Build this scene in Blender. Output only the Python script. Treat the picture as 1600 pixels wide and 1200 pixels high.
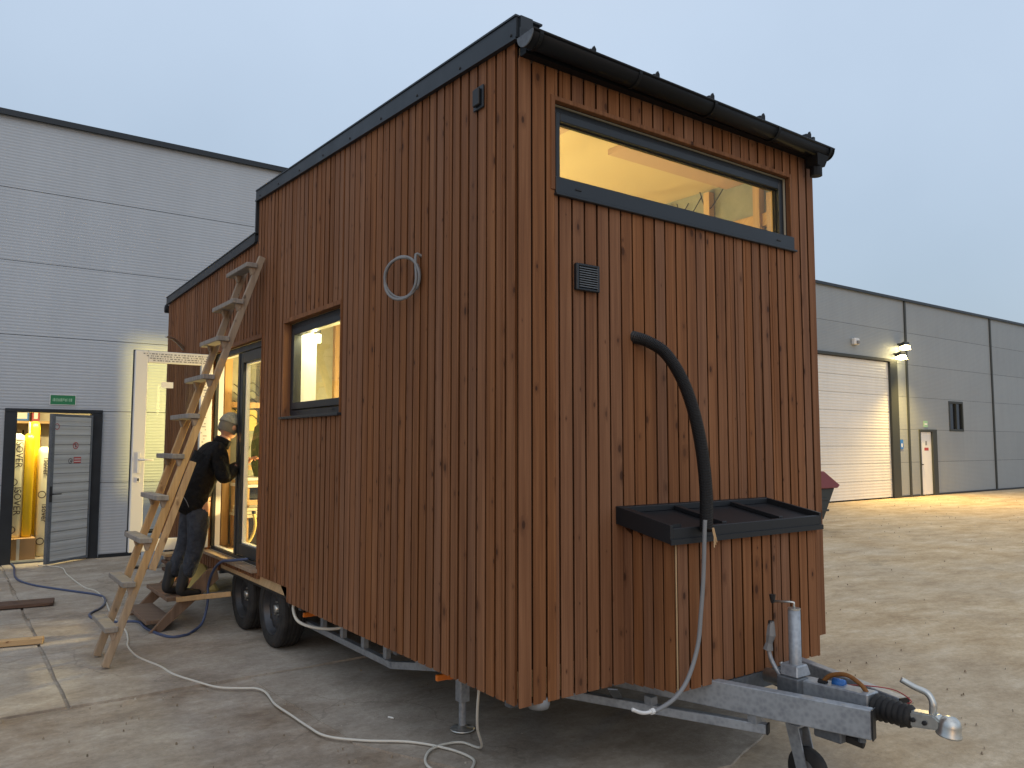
import bpy, bmesh, math, random
from mathutils import Vector, Matrix, noise
random.seed(7)
S = bpy.context.scene
COL = S.collection
R = math.radians
for o in list(bpy.data.objects): bpy.data.objects.remove(o)

# ------------------------------------------------------------------ camera
cd = bpy.data.cameras.new('camera'); cam = bpy.data.objects.new('camera', cd); COL.objects.link(cam)
yaw, pit, rol = 0.6273, 0.0769, 0.0005
fwd = Vector((math.sin(yaw)*math.cos(pit), math.cos(yaw)*math.cos(pit), math.sin(pit)))
rt0 = Vector((math.cos(yaw), -math.sin(yaw), 0)); up0 = rt0.cross(fwd)
rt = rt0*math.cos(rol)+up0*math.sin(rol); up = -rt0*math.sin(rol)+up0*math.cos(rol)
m = Matrix((rt, up, -fwd)).transposed().to_4x4(); m.translation = Vector((-2.2319, -3.0282, 1.70))
cam.matrix_world = m
cd.sensor_width = 36; cd.lens = 36*1225.77/1600; cd.clip_start = .05; cd.clip_end = 3000
S.camera = cam

# ------------------------------------------------------------------ sky, sun, exposure
SUN_EL, SUN_AZ = R(38), R(215)
w = bpy.data.worlds.new('World'); S.world = w; w.use_nodes = True
nt = w.node_tree; nt.nodes.clear()
def wn(t): return nt.nodes.new(t)
out = wn('ShaderNodeOutputWorld'); add = wn('ShaderNodeAddShader')
bg1 = wn('ShaderNodeBackground'); bg2 = wn('ShaderNodeBackground')
sky = wn('ShaderNodeTexSky'); sky.sky_type = 'NISHITA'; sky.sun_disc = False
sky.sun_elevation = R(4); sky.sun_rotation = SUN_AZ; sky.air_density = 1.0; sky.dust_density = 2.0
bg1.inputs[1].default_value = .05
nt.links.new(sky.outputs[0], bg1.inputs[0])
tc = wn('ShaderNodeTexCoord'); sp = wn('ShaderNodeSeparateXYZ'); nt.links.new(tc.outputs['Generated'], sp.inputs[0])
# layer of even cloud: dimmer and bluer at the horizon, lighter overhead, with faint large-scale drift
cr = wn('ShaderNodeValToRGB'); el = cr.color_ramp.elements
el[0].position = 0; el[0].color = (.31, .385, .500, 1)
el[1].position = 1; el[1].color = (.80, .84, .93, 1)
e = el.new(.17); e.color = (.355, .450, .595, 1)
e = el.new(.5); e.color = (.545, .655, .820, 1)
nz = wn('ShaderNodeTexNoise'); nz.inputs['Scale'].default_value = 1.6; nz.inputs['Detail'].default_value = 5
nt.links.new(tc.outputs['Generated'], nz.inputs['Vector'])
ma = wn('ShaderNodeMath'); ma.operation = 'MULTIPLY_ADD'; ma.inputs[1].default_value = .40
mb_ = wn('ShaderNodeMath'); mb_.operation = 'SUBTRACT'; mb_.inputs[1].default_value = .20
nt.links.new(nz.outputs[0], ma.inputs[0]); nt.links.new(sp.outputs[2], ma.inputs[2]); nt.links.new(ma.outputs[0], mb_.inputs[0])
dt = wn('ShaderNodeVectorMath'); dt.operation = 'DOT_PRODUCT'; dt.inputs[1].default_value = (rt.x*.16, rt.y*.16, 0); nt.links.new(tc.outputs['Generated'], dt.inputs[0])
mc = wn('ShaderNodeMath'); mc.operation = 'ADD'; nt.links.new(mb_.outputs[0], mc.inputs[0]); nt.links.new(dt.outputs['Value'], mc.inputs[1])
nt.links.new(mc.outputs[0], cr.inputs[0]); nt.links.new(cr.outputs[0], bg2.inputs[0]); bg2.inputs[1].default_value = .93
nt.links.new(bg1.outputs[0], add.inputs[0]); nt.links.new(bg2.outputs[0], add.inputs[1]); nt.links.new(add.outputs[0], out.inputs[0])
sd = bpy.data.lights.new('sun', 'SUN'); sd.energy = .35; sd.angle = R(50); sd.color = (1, .97, .93)
so = bpy.data.objects.new('sun', sd); COL.objects.link(so)
so.rotation_euler = (R(90)-SUN_EL, 0, R(-32))
S.view_settings.view_transform = 'Standard'; S.view_settings.look = 'None'
S.view_settings.exposure = 0; S.view_settings.gamma = 1; S.view_settings.use_curve_mapping = False
S.cycles.max_bounces = 6; S.cycles.transparent_max_bounces = 12; S.cycles.sample_clamp_indirect = 4
S.cycles.caustics_reflective = False; S.cycles.caustics_refractive = False
S.cycles.use_denoising = True

# ------------------------------------------------------------------ materials
def mat(name, col, rough=.6, metal=0, spec=.5):
    m = bpy.data.materials.new(name); m.use_nodes = True; n = m.node_tree
    b = n.nodes['Principled BSDF']; b.inputs['Base Color'].default_value = (*col, 1)
    b.inputs['Roughness'].default_value = rough; b.inputs['Metallic'].default_value = metal
    b.inputs['Specular IOR Level'].default_value = spec
    return m
class N:
    """small node helper"""
    def __init__(s, m): s.t = m.node_tree; s.b = s.t.nodes['Principled BSDF']
    def n(s, t, **k):
        x = s.t.nodes.new(t)
        for a, v in k.items(): setattr(x, a, v)
        return x
    def l(s, a, b): s.t.links.new(a, b)
    def math(s, op, a, b=None, c=None):
        x = s.n('ShaderNodeMath', operation=op)
        for i, v in enumerate((a, b, c)):
            if v is None: continue
            if isinstance(v, (int, float)): x.inputs[i].default_value = v
            else: s.l(v, x.inputs[i])
        return x.outputs[0]
    def noise(s, vec, scale, detail=4, rough=.55):
        x = s.n('ShaderNodeTexNoise'); x.inputs['Scale'].default_value = scale
        x.inputs['Detail'].default_value = detail; x.inputs['Roughness'].default_value = rough
        if vec is not None: s.l(vec, x.inputs['Vector'])
        return x.outputs[0]
    def ramp(s, f, stops):
        x = s.n('ShaderNodeValToRGB'); e = x.color_ramp.elements
        while len(e) > len(stops): e.remove(e[-1])
        while len(e) < len(stops): e.new(1)
        for i, (p, c) in enumerate(stops):
            e[i].position = p; e[i].color = (*c, 1) if len(c) == 3 else c
        s.l(f, x.inputs[0]); return x.outputs[0]
    def mix(s, f, a, b, blend='MIX'):
        x = s.n('ShaderNodeMix', data_type='RGBA', blend_type=blend)
        for i, v in ((0, f), (6, a), (7, b)):
            if isinstance(v, (int, float)): x.inputs[i].default_value = v
            elif isinstance(v, tuple): x.inputs[i].default_value = (*v, 1)
            else: s.l(v, x.inputs[i])
        return x.outputs[2]
    def comb(s, x, y, z):
        c = s.n('ShaderNodeCombineXYZ')
        for i, v in enumerate((x, y, z)):
            if isinstance(v, (int, float)): c.inputs[i].default_value = v
            else: s.l(v, c.inputs[i])
        return c.outputs[0]
    def bump(s, h, st, dist=.01):
        x = s.n('ShaderNodeBump'); x.inputs['Strength'].default_value = st; x.inputs['Distance'].default_value = dist
        s.l(h, x.inputs['Height']); s.l(x.outputs[0], s.b.inputs['Normal'])

def wood(name, light, mid, dark, knot, grain=1.0, rnd=.35, rough=.6, knots=1.0, axis='z'):
    m = mat(name, mid, rough, 0, .25); g = N(m)
    tc = g.n('ShaderNodeTexCoord'); sp = g.n('ShaderNodeSeparateXYZ'); g.l(tc.outputs['Object'], sp.inputs[0])
    oi = g.n('ShaderNodeObjectInfo'); rv = oi.outputs['Random']
    X, Y, Z = sp.outputs
    if axis == 'x': X, Z = Z, X
    if axis == 'y': Y, Z = Z, Y
    u = g.math('ADD', X, Y); u = g.math('ADD', u, g.math('MULTIPLY', rv, 17.3))
    z = g.math('ADD', Z, g.math('MULTIPLY', rv, 91.7))
    # knots
    vo = g.n('ShaderNodeTexVoronoi', voronoi_dimensions='2D'); vo.inputs['Scale'].default_value = 1; vo.inputs['Randomness'].default_value = .9
    g.l(g.comb(g.math('MULTIPLY', u, 13), g.math('MULTIPLY', z, 6.5), 0), vo.inputs['Vector'])
    sc = g.n('ShaderNodeSeparateColor'); g.l(vo.outputs['Color'], sc.inputs[0])
    on = g.math('GREATER_THAN', sc.outputs[0], 1-.25*knots)
    size = g.math('MULTIPLY_ADD', g.math('POWER', sc.outputs[1], 2.0), .15, .035)
    kd = g.math('DIVIDE', vo.outputs['Distance'], size)
    kn = g.n('ShaderNodeMapRange', interpolation_type='SMOOTHSTEP'); kn.inputs[1].default_value = 1.15; kn.inputs[2].default_value = .55
    g.l(kd, kn.inputs[0]); kmask = g.math('MULTIPLY', kn.outputs[0], on)
    halo = g.n('ShaderNodeMapRange', interpolation_type='SMOOTHSTEP'); halo.inputs[1].default_value = 3.2; halo.inputs[2].default_value = .8
    g.l(kd, halo.inputs[0]); hm = g.math('MULTIPLY', halo.outputs[0], on)
    # grain bends round knots
    uu = g.math('MULTIPLY_ADD', hm, .012, u)
    v1 = g.comb(g.math('MULTIPLY', uu, 70*grain), g.math('MULTIPLY', z, 1.5), 0)
    n1 = g.noise(v1, 1, 5, .62)
    v2 = g.comb(g.math('MULTIPLY', uu, 22*grain), g.math('MULTIPLY', z, .55), 3.1)
    n2 = g.noise(v2, 1, 3)
    n3 = g.noise(g.comb(g.math('MULTIPLY', u, 5), g.math('MULTIPLY', z, 1.1), 9), 1, 3)
    f = g.math('MULTIPLY_ADD', n1, .55, g.math('MULTIPLY', n2, .5))
    base = g.ramp(f, [(.34, dark), (.5, mid), (.68, light)])
    base = g.mix(g.math('MULTIPLY', n3, .5), base, mid)
    base = g.mix(g.math('MULTIPLY', hm, .45), base, dark)
    base = g.mix(g.math('MULTIPLY', kmask, g.math('MULTIPLY_ADD', sc.outputs[2], .5, .35)), base, knot)
    # each board differs a little in tone
    hv = g.n('ShaderNodeHueSaturation'); g.l(base, hv.inputs['Color'])
    g.l(g.math('MULTIPLY_ADD', rv, rnd, 1-rnd*.55), hv.inputs['Value'])
    r2 = g.math('FRACT', g.math('MULTIPLY', rv, 37.7))
    g.l(g.math('MULTIPLY_ADD', r2, .12, .93), hv.inputs['Saturation'])
    g.l(hv.outputs[0], g.b.inputs['Base Color'])
    g.l(g.math('MULTIPLY_ADD', n1, .25, rough-.12), g.b.inputs['Roughness'])
    g.bump(f, .35, .004)
    return m

M = {}
M['siding'] = wood('thermo_wood', (.312, .146, .068), (.206, .088, .038), (.112, .043, .018), (.032, .012, .006), rough=.75, rnd=.16)
M['timber'] = wood('raw_pine', (.62, .43, .24), (.50, .33, .17), (.38, .23, .11), (.16, .08, .035), rough=.7, rnd=.2, knots=.7)
M['old_timber'] = wood('weathered_timber', (.40, .31, .235), (.31, .235, .17), (.20, .145, .10), (.08, .05, .035), rough=.85, rnd=.3, knots=.6)
M['grey_timber'] = wood('grey_weathered_timber', (.33, .30, .27), (.25, .225, .20), (.16, .14, .12), (.10, .08, .07), rough=.9, rnd=.2, knots=.4)
M['step_wood'] = wood('brown_step_timber', (.27, .185, .13), (.20, .135, .095), (.13, .085, .06), (.06, .035, .025), rough=.85, rnd=.2, knots=.3)
M['dark_timber'] = wood('dark_board', (.16, .10, .07), (.11, .065, .045), (.06, .035, .025), (.03, .02, .015), rough=.8, rnd=.2, axis='x')
M['pine_x'] = wood('pine_board_flat', (.60, .42, .23), (.48, .32, .16), (.36, .22, .10), (.16, .08, .035), rough=.7, rnd=.2, axis='x', knots=.5)
M['membrane'] = mat('black_membrane', (.006, .003, .003), .9)
M['anthracite'] = mat('anthracite_sheet', (.020, .027, .036), .42, 0, .5)
g = N(M['anthracite']); tcn = g.n('ShaderNodeTexCoord'); nn = g.noise(tcn.outputs['Object'], 6, 6)
g.l(g.ramp(nn, [(.3, (.010, .014, .019)), (.7, (.016, .022, .029))]), g.b.inputs['Base Color']); g.l(g.math('MULTIPLY_ADD', nn, .3, .30), g.b.inputs['Roughness'])
M['tray'] = mat('dark_tray', (.007, .009, .012), .5)
M['gutter'] = mat('black_gutter', (.0055, .0065, .008), .55, 0, .25)
M['black'] = mat('black_plastic', (.012, .012, .013), .5)
M['rubber'] = mat('tyre_rubber', (.014, .014, .015), .75)
g = N(M['rubber']); tcn = g.n('ShaderNodeTexCoord'); nn = g.noise(tcn.outputs['Object'], 14, 6)
g.l(g.ramp(nn, [(.35, (.010, .010, .011)), (.7, (.030, .028, .026))]), g.b.inputs['Base Color'])
M['rim'] = mat('dark_steel_rim', (.055, .058, .065), .4, .6)
def galv(name, a, b, me, ro):
    m = mat(name, a, ro, me); g = N(m); t = g.n('ShaderNodeTexCoord')
    v = g.n('ShaderNodeTexVoronoi'); v.inputs['Scale'].default_value = 45; g.l(t.outputs['Object'], v.inputs['Vector'])
    n = g.noise(t.outputs['Object'], 7, 6, .7)
    f = g.math('MULTIPLY_ADD', v.outputs['Distance'], .35, g.math('MULTIPLY', n, .9))
    g.l(g.ramp(f, [(.35, b), (.75, a)]), g.b.inputs['Base Color'])
    g.l(g.math('MULTIPLY_ADD', n, .35, ro-.15), g.b.inputs['Roughness']); g.bump(n, .12, .004)
    return m
M['galv'] = galv('galvanised_steel', (.40, .43, .46), (.24, .26, .29), .55, .5)
M['galv_dark'] = galv('dull_galvanised_steel', (.16, .175, .19), (.09, .10, .115), .4, .6)
M['zinc'] = galv('bright_zinc', (.62, .62, .58), (.45, .46, .45), .85, .32)
M['white_pvc'] = mat('white_door_frame', (.72, .72, .70), .35)
M['cream'] = mat('cream_board', (.62, .56, .43), .8)
M['ceiling'] = mat('ceiling_board', (.60, .50, .33), .8)
M['beam_in'] = mat('pinkish_beam', (.50, .36, .28), .8)
M['gypsum'] = mat('grey_green_board', (.30, .31, .25), .85)
g = N(M['gypsum']); tcn = g.n('ShaderNodeTexCoord'); nn = g.noise(tcn.outputs['Object'], 2.4, 7, .7)
g.l(g.ramp(nn, [(.3, (.22, .235, .20)), (.7, (.36, .36, .29))]), g.b.inputs['Base Color'])
M['orange'] = mat('orange_marker', (.75, .20, .02), .35)
M['cable_white'] = mat('pale_cable', (.62, .60, .53), .5)
M['cable_grey'] = mat('grey_conduit', (.21, .215, .22), .5)
M['hose_blue'] = mat('blue_hose', (.05, .075, .16), .45)
M['white'] = mat('white_label', (.75, .75, .72), .6)
M['green_sign'] = mat('green_sign', (.02, .20, .08), .5)
M['pale_green'] = mat('pale_green_print', (.30, .52, .34), .5)
M['red_print'] = mat('red_print', (.40, .06, .06), .6)
M['dark_print'] = mat('dark_print', (.05, .03, .03), .6)
M['blue_sign'] = mat('blue_sign', (.03, .16, .50), .5)
M['burgundy'] = mat('burgundy_steel', (.20, .045, .055), .5)
M['dark_steel'] = mat('dark_steel', (.030, .035, .032), .6)
M['yellow_wrap'] = mat('yellow_wrap', (.85, .55, .02), .35)
M['white_wrap'] = mat('white_wrap', (.85, .80, .55), .4)
M['card'] = mat('cardboard', (.42, .26, .12), .8)
M['green_cloth'] = mat('olive_cloth', (.10, .11, .035), .9)
M['blue_bag'] = mat('pale_blue_bag', (.40, .48, .56), .5)
M['foam'] = mat('yellow_foam', (.60, .48, .18), .9)
def emit(name, col, st):
    m = mat(name, col, .5); b = m.node_tree.nodes['Principled BSDF']
    b.inputs['Emission Color'].default_value = (*col, 1); b.inputs['Emission Strength'].default_value = st; return m
M['lamp'] = emit('lit_lamp', (1, .80, .38), 30)
M['lamp_tube'] = emit('lit_tube', (1, .88, .45), 9)
# clear glass: what passes straight through plus a Fresnel reflection
def glass(name, tint, ior=1.5):
    m = bpy.data.materials.new(name); m.use_nodes = True; t = m.node_tree; t.nodes.clear()
    o = t.nodes.new('ShaderNodeOutputMaterial'); mx = t.nodes.new('ShaderNodeMixShader')
    tr = t.nodes.new('ShaderNodeBsdfTransparent'); gl = t.nodes.new('ShaderNodeBsdfGlossy'); fr = t.nodes.new('ShaderNodeFresnel')
    tr.inputs[0].default_value = (*tint, 1); gl.inputs['Roughness'].default_value = .01; fr.inputs[0].default_value = ior
    ge = t.nodes.new('ShaderNodeNewGeometry'); mm = t.nodes.new('ShaderNodeMath'); mm.operation = 'SUBTRACT'; mm.inputs[0].default_value = 1; t.links.new(ge.outputs['Backfacing'], mm.inputs[1]); m2 = t.nodes.new('ShaderNodeMath'); m2.operation = 'MULTIPLY'; t.links.new(mm.outputs[0], m2.inputs[0]); t.links.new(fr.outputs[0], m2.inputs[1]); t.links.new(m2.outputs[0], mx.inputs[0]); t.links.new(tr.outputs[0], mx.inputs[1]); t.links.new(gl.outputs[0], mx.inputs[2])
    t.links.new(mx.outputs[0], o.inputs[0]); return m
M['glass'] = glass('window_glass', (.93, .95, .93), 1.45)
M['dark_glass'] = mat('dark_window_glass', (.012, .014, .016), .08)

# facade panels with micro ribs
def facade(name, col, ribs=22.0, st=.5, metal=.15):
    m = mat(name, col, .5, metal); g = N(m)
    ge = g.n('ShaderNodeNewGeometry'); sp = g.n('ShaderNodeSeparateXYZ'); g.l(ge.outputs['Position'], sp.inputs[0])
    z = sp.outputs[2]
    s = g.math('FRACT', g.math('MULTIPLY', z, ribs))
    tri = g.math('PINGPONG', g.math('MULTIPLY', z, ribs*2), 1)
    pr = g.n('ShaderNodeMapRange', interpolation_type='SMOOTHSTEP'); pr.inputs[1].default_value = .25; pr.inputs[2].default_value = .75
    g.l(tri, pr.inputs[0])
    nz = g.noise(ge.outputs['Position'], .7, 6, .6)
    st_ = g.n('ShaderNodeMapping'); st_.inputs['Scale'].default_value = (3.0, 3.0, .35); g.l(ge.outputs['Position'], st_.inputs[0])
    streak = g.noise(st_.outputs[0], 1.5, 5, .7)
    oi = g.n('ShaderNodeObjectInfo')
    v = g.math('ADD', g.math('MULTIPLY_ADD', nz, .18, .82), g.math('MULTIPLY', streak, .16))
    v = g.math('ADD', v, g.math('MULTIPLY_ADD', oi.outputs['Random'], .07, -.035))
    hv = g.n('ShaderNodeHueSaturation'); hv.inputs['Color'].default_value = (*col, 1); g.l(v, hv.inputs['Value'])
    g.l(hv.outputs[0], g.b.inputs['Base Color'])
    g.bump(pr.outputs[0], st, .006)
    return m
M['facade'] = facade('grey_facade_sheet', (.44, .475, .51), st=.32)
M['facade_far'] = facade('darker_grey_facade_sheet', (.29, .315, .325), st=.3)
M['door_sheet'] = facade('steel_door_sheet', (.45, .46, .45), ribs=9, st=.6)
M['garage'] = facade('white_garage_sheet', (.74, .73, .68), ribs=11, st=.8, metal=0)

# ground: broken concrete by the house, sandy dirt to the right
def ground_mat(name, slab):
    m = mat(name, (.3, .26, .2), .9, 0, .25); g = N(m)
    ge = g.n('ShaderNodeNewGeometry'); P = ge.outputs['Position']
    sp = g.n('ShaderNodeSeparateXYZ'); g.l(P, sp.inputs[0])
    st = g.n('ShaderNodeMapping'); st.inputs['Scale'].default_value = (1, 1.45, 1); st.inputs['Rotation'].default_value = (0, 0, -.12); g.l(P, st.inputs[0])
    big = g.noise(P, .55, 6, .6); mid = g.noise(st.outputs[0], 1.9, 12, .72); fine = g.noise(P, 28, 6, .7); vf = g.noise(P, 120, 3, .7)
    conc = g.ramp(mid, [(.30, (.18, .130, .090)), (.45, (.285, .225, .166)), (.58, (.385, .320, .25)), (.75, (.52, .46, .385))])
    grey = g.ramp(mid, [(.3, (.27, .232, .190)), (.55, (.405, .362, .308)), (.75, (.54, .495, .435))])
    bm = g.ramp(big, [(.40, (0, 0, 0)), (.58, (1, 1, 1))])
    c = g.mix(bm, conc, grey)
    if slab: c = g.mix(.45, c, grey)
    sst = g.n('ShaderNodeMapping'); sst.inputs['Scale'].default_value = (.7, 1.5, 1); sst.inputs['Rotation'].default_value = (0, 0, .62); g.l(P, sst.inputs[0])
    smid = g.noise(sst.outputs[0], 1.5, 13, .76)
    sand = g.ramp(smid, [(.30, (.31, .215, .125)), (.44, (.45, .335, .205)), (.55, (.55, .43, .28)), (.72, (.72, .61, .45))])
    pt = g.noise(P, .42, 4, .6); sand = g.mix(g.math('MULTIPLY', g.ramp(pt, [(.45, (0, 0, 0)), (.6, (1, 1, 1))]), .35), sand, g.mix(smid, (.26, .215, .16), (.60, .54, .44)))
    f = g.math('MULTIPLY_ADD', big, 4.0, g.math('ADD', g.math('MULTIPLY', sp.outputs[0], 1.0), g.math('MULTIPLY', sp.outputs[1], -.35)))
    sm = g.n('ShaderNodeMapRange', interpolation_type='SMOOTHSTEP'); sm.inputs[1].default_value = 3.0; sm.inputs[2].default_value = 4.6; g.l(f, sm.inputs[0])
    if not slab: c = g.mix(sm.outputs[0], c, sand)
    # dark damp blotches
    bl = g.noise(st.outputs[0], .9, 5, .75); blm = g.ramp(bl, [(.60, (0, 0, 0)), (.70, (1, 1, 1))])
    c = g.mix(g.math('MULTIPLY', blm, .35), c, (.13, .105, .08))
    # pale worn scuffs
    sc = g.noise(st.outputs[0], 3.4, 9, .8); scm = g.ramp(sc, [(.60, (0, 0, 0)), (.70, (1, 1, 1))])
    c = g.mix(g.math('MULTIPLY', scm, .35), c, (.50, .46, .40))
    # hairline cracks
    vo = g.n('ShaderNodeTexVoronoi', feature='DISTANCE_TO_EDGE'); vo.inputs['Scale'].default_value = .33
    dp = g.n('ShaderNodeVectorMath', operation='MULTIPLY_ADD')
    nv = g.n('ShaderNodeTexNoise'); nv.inputs['Scale'].default_value = 2.5; nv.inputs['Detail'].default_value = 6; g.l(P, nv.inputs['Vector'])
    g.l(nv.outputs['Color'], dp.inputs[0]); dp.inputs[1].default_value = (.7, .7, 0); g.l(P, dp.inputs[2]); g.l(dp.outputs[0], vo.inputs['Vector'])
    ck = g.math('LESS_THAN', vo.outputs['Distance'], .0035)
    ckm = g.math('MULTIPLY', ck, g.math('SUBTRACT', 1, sm.outputs[0])) if not slab else ck
    c = g.mix(g.math('MULTIPLY', ckm, .22), c, (.08, .065, .05))
    # grit
    gv = g.n('ShaderNodeTexVoronoi'); gv.inputs['Scale'].default_value = 55; g.l(P, gv.inputs['Vector'])
    gs = g.n('ShaderNodeSeparateColor'); g.l(gv.outputs['Color'], gs.inputs[0])
    gr = g.math('MULTIPLY', g.math('LESS_THAN', gv.outputs['Distance'], .22), g.math('GREATER_THAN', gs.outputs[0], .86))
    c = g.mix(g.math('MULTIPLY', gr, .55), c, g.mix(gs.outputs[1], (.08, .065, .05), (.55, .52, .47)))
    c = g.mix(.65, c, g.mix(fine, (.45, .45, .45), (1.55, 1.55, 1.55)), 'MULTIPLY')
    g.l(c, g.b.inputs['Base Color'])
    h = g.math('ADD', g.math('MULTIPLY', fine, .8), g.math('ADD', g.math('MULTIPLY', mid, .5), g.math('MULTIPLY', vf, .25)))
    g.bump(h, .55, .012)
    return m
M['ground'] = ground_mat('worn_ground', False)
M['slab'] = ground_mat('concrete_slab', True)

# ------------------------------------------------------------------ mesh helpers
WP = {}          # world location of parents
class MB:
    def __init__(s): s.v = []; s.f = []; s.mi = []
    def add(s, vs, fs, mi=0):
        k = len(s.v); s.v += [Vector(a) for a in vs]; s.f += [tuple(k+i for i in f) for f in fs]; s.mi += [mi]*len(fs); return s
    def box(s, x0, x1, y0, y1, z0, z1, mi=0):
        return s.add([(x0,y0,z0),(x1,y0,z0),(x1,y1,z0),(x0,y1,z0),(x0,y0,z1),(x1,y0,z1),(x1,y1,z1),(x0,y1,z1)],
                     [(0,3,2,1),(4,5,6,7),(0,1,5,4),(1,2,6,5),(2,3,7,6),(3,0,4,7)], mi)
    def prism(s, poly, d, mi=0):
        """poly: list of 3-D points (planar), d: extrusion vector"""
        n = len(poly); d = Vector(d); a = [Vector(p) for p in poly]; b = [p+d for p in a]
        return s.add(a+b, [tuple(range(n))[::-1], tuple(range(n, 2*n))]+[(i, (i+1) % n, n+(i+1) % n, n+i) for i in range(n)], mi)
    def beam(s, p, q, wd, ht, upv=(0,0,1), mi=0):
        p, q = Vector(p), Vector(q); d = (q-p).normalized(); sd = d.cross(Vector(upv)).normalized(); u = sd.cross(d).normalized()
        c = [(-wd/2, -ht/2), (wd/2, -ht/2), (wd/2, ht/2), (-wd/2, ht/2)]
        vs = [p+sd*a+u*b for a, b in c]+[q+sd*a+u*b for a, b in c]
        return s.add(vs, [(0,1,2,3),(7,6,5,4),(0,4,5,1),(1,5,6,2),(2,6,7,3),(3,7,4,0)], mi)
    def tube(s, path, r, n=10, caps=True, mi=0):
        path = [Vector(p) for p in path]; rings = []; k0 = len(s.v)
        prev = None
        for i, p in enumerate(path):
            t = (path[min(i+1, len(path)-1)]-path[max(i-1, 0)]).normalized()
            if prev is None:
                a = t.orthogonal().normalized()
            else:
                a = (prev-t*prev.dot(t)).normalized()
            prev = a; b = t.cross(a); rr = r[i] if isinstance(r, (list, tuple)) else r
            for k in range(n):
                an = 2*math.pi*k/n; s.v.append(p+(a*math.cos(an)+b*math.sin(an))*rr)
        for i in range(len(path)-1):
            for k in range(n):
                s.f.append((k0+i*n+k, k0+i*n+(k+1) % n, k0+(i+1)*n+(k+1) % n, k0+(i+1)*n+k)); s.mi.append(mi)
        if caps:
            s.f.append(tuple(k0+k for k in range(n))[::-1]); s.mi.append(mi)
            e = k0+(len(path)-1)*n; s.f.append(tuple(e+k for k in range(n))); s.mi.append(mi)
        return s
    def lathe(s, prof, c, axis, n=32, mi=0):
        """prof: (radius, height) pairs about axis through c"""
        ax = Vector(axis).normalized(); a = ax.orthogonal().normalized(); b = ax.cross(a); c = Vector(c); k0 = len(s.v)
        for r, h in prof:
            for k in range(n):
                an = 2*math.pi*k/n; s.v.append(c+ax*h+(a*math.cos(an)+b*math.sin(an))*r)
        for i in range(len(prof)-1):
            for k in range(n):
                s.f.append((k0+i*n+k, k0+i*n+(k+1) % n, k0+(i+1)*n+(k+1) % n, k0+(i+1)*n+k)); s.mi.append(mi)
        return s
    def build(s, name, m, parent=None, org=None, bevel=0, smooth=False, recalc=True, seg=1):
        if org is None:
            mn = [min(v[i] for v in s.v) for i in range(3)]; mx = [max(v[i] for v in s.v) for i in range(3)]
            org = Vector(((mn[0]+mx[0])/2, (mn[1]+mx[1])/2, mn[2]))
        org = Vector(org)
        me = bpy.data.meshes.new(name); me.from_pydata([tuple(v-org) for v in s.v], [], s.f)
        for i, mm in enumerate(m if isinstance(m, (list, tuple)) else [m]): me.materials.append(M[mm] if isinstance(mm, str) else mm)
        for i, p in enumerate(me.polygons): p.material_index = s.mi[i]; p.use_smooth = smooth
        if recalc:
            bm = bmesh.new(); bm.from_mesh(me); bmesh.ops.recalc_face_normals(bm, faces=bm.faces)
            if bevel: bmesh.ops.bevel(bm, geom=bm.edges[:], offset=bevel, segments=seg, affect='EDGES', clamp_overlap=True)
            bm.to_mesh(me); bm.free()
        me.update()
        o = bpy.data.objects.new(name, me); COL.objects.link(o)
        place(o, org, parent)
        return o
def place(o, org, parent):
    WP[o] = Vector(org)
    if parent is not None: o.parent = parent; o.location = Vector(org)-WP[parent]
    else: o.location = org
def thing(name, label, cat, loc, group=None):
    o = bpy.data.objects.new(name, None); COL.objects.link(o); o.location = loc; WP[o] = Vector(loc)
    o.empty_display_size = .2
    return tag(o, label, cat, group)
def tag(o, label, cat, group=None):
    o['label'] = label; o['category'] = cat
    if group: o['group'] = group
    return o
def part_empty(name, loc, parent):
    o = bpy.data.objects.new(name, None); COL.objects.link(o); o.empty_display_size = .1
    place(o, loc, parent); return o
def struct(o): o['kind'] = 'structure'; return o
def stuff(o): o['kind'] = 'stuff'; return o
def smooth_path(pts, sub=6):
    pts = [Vector(p) for p in pts]; out = []
    for i in range(len(pts)-1):
        p0, p1, p2, p3 = pts[max(i-1, 0)], pts[i], pts[i+1], pts[min(i+2, len(pts)-1)]
        for k in range(sub):
            t = k/sub
            out.append(.5*((2*p1)+(-p0+p2)*t+(2*p0-5*p1+4*p2-p3)*t*t+(-p0+3*p1-3*p2+p3)*t**3))
    out.append(pts[-1]); return out
def text_mesh(name, txt, size, m, parent, loc, xdir, ydir, depth=.001):
    cu = bpy.data.curves.new(name, 'FONT'); cu.body = txt; cu.size = size; cu.extrude = depth; cu.align_x = 'CENTER'; cu.align_y = 'CENTER'
    cu.resolution_u = 2
    tmp = bpy.data.objects.new('tmp', cu); COL.objects.link(tmp)
    dg = bpy.context.evaluated_depsgraph_get(); me = bpy.data.meshes.new_from_object(tmp.evaluated_get(dg))
    bpy.data.objects.remove(tmp); bpy.data.curves.remove(cu)
    xd, yd = Vector(xdir).normalized(), Vector(ydir).normalized(); zd = xd.cross(yd)
    me.transform(Matrix((xd, yd, zd)).transposed().to_4x4()); me.materials.clear(); me.materials.append(M[m])
    o = bpy.data.objects.new(name, me); COL.objects.link(o); place(o, loc, parent); return o

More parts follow.
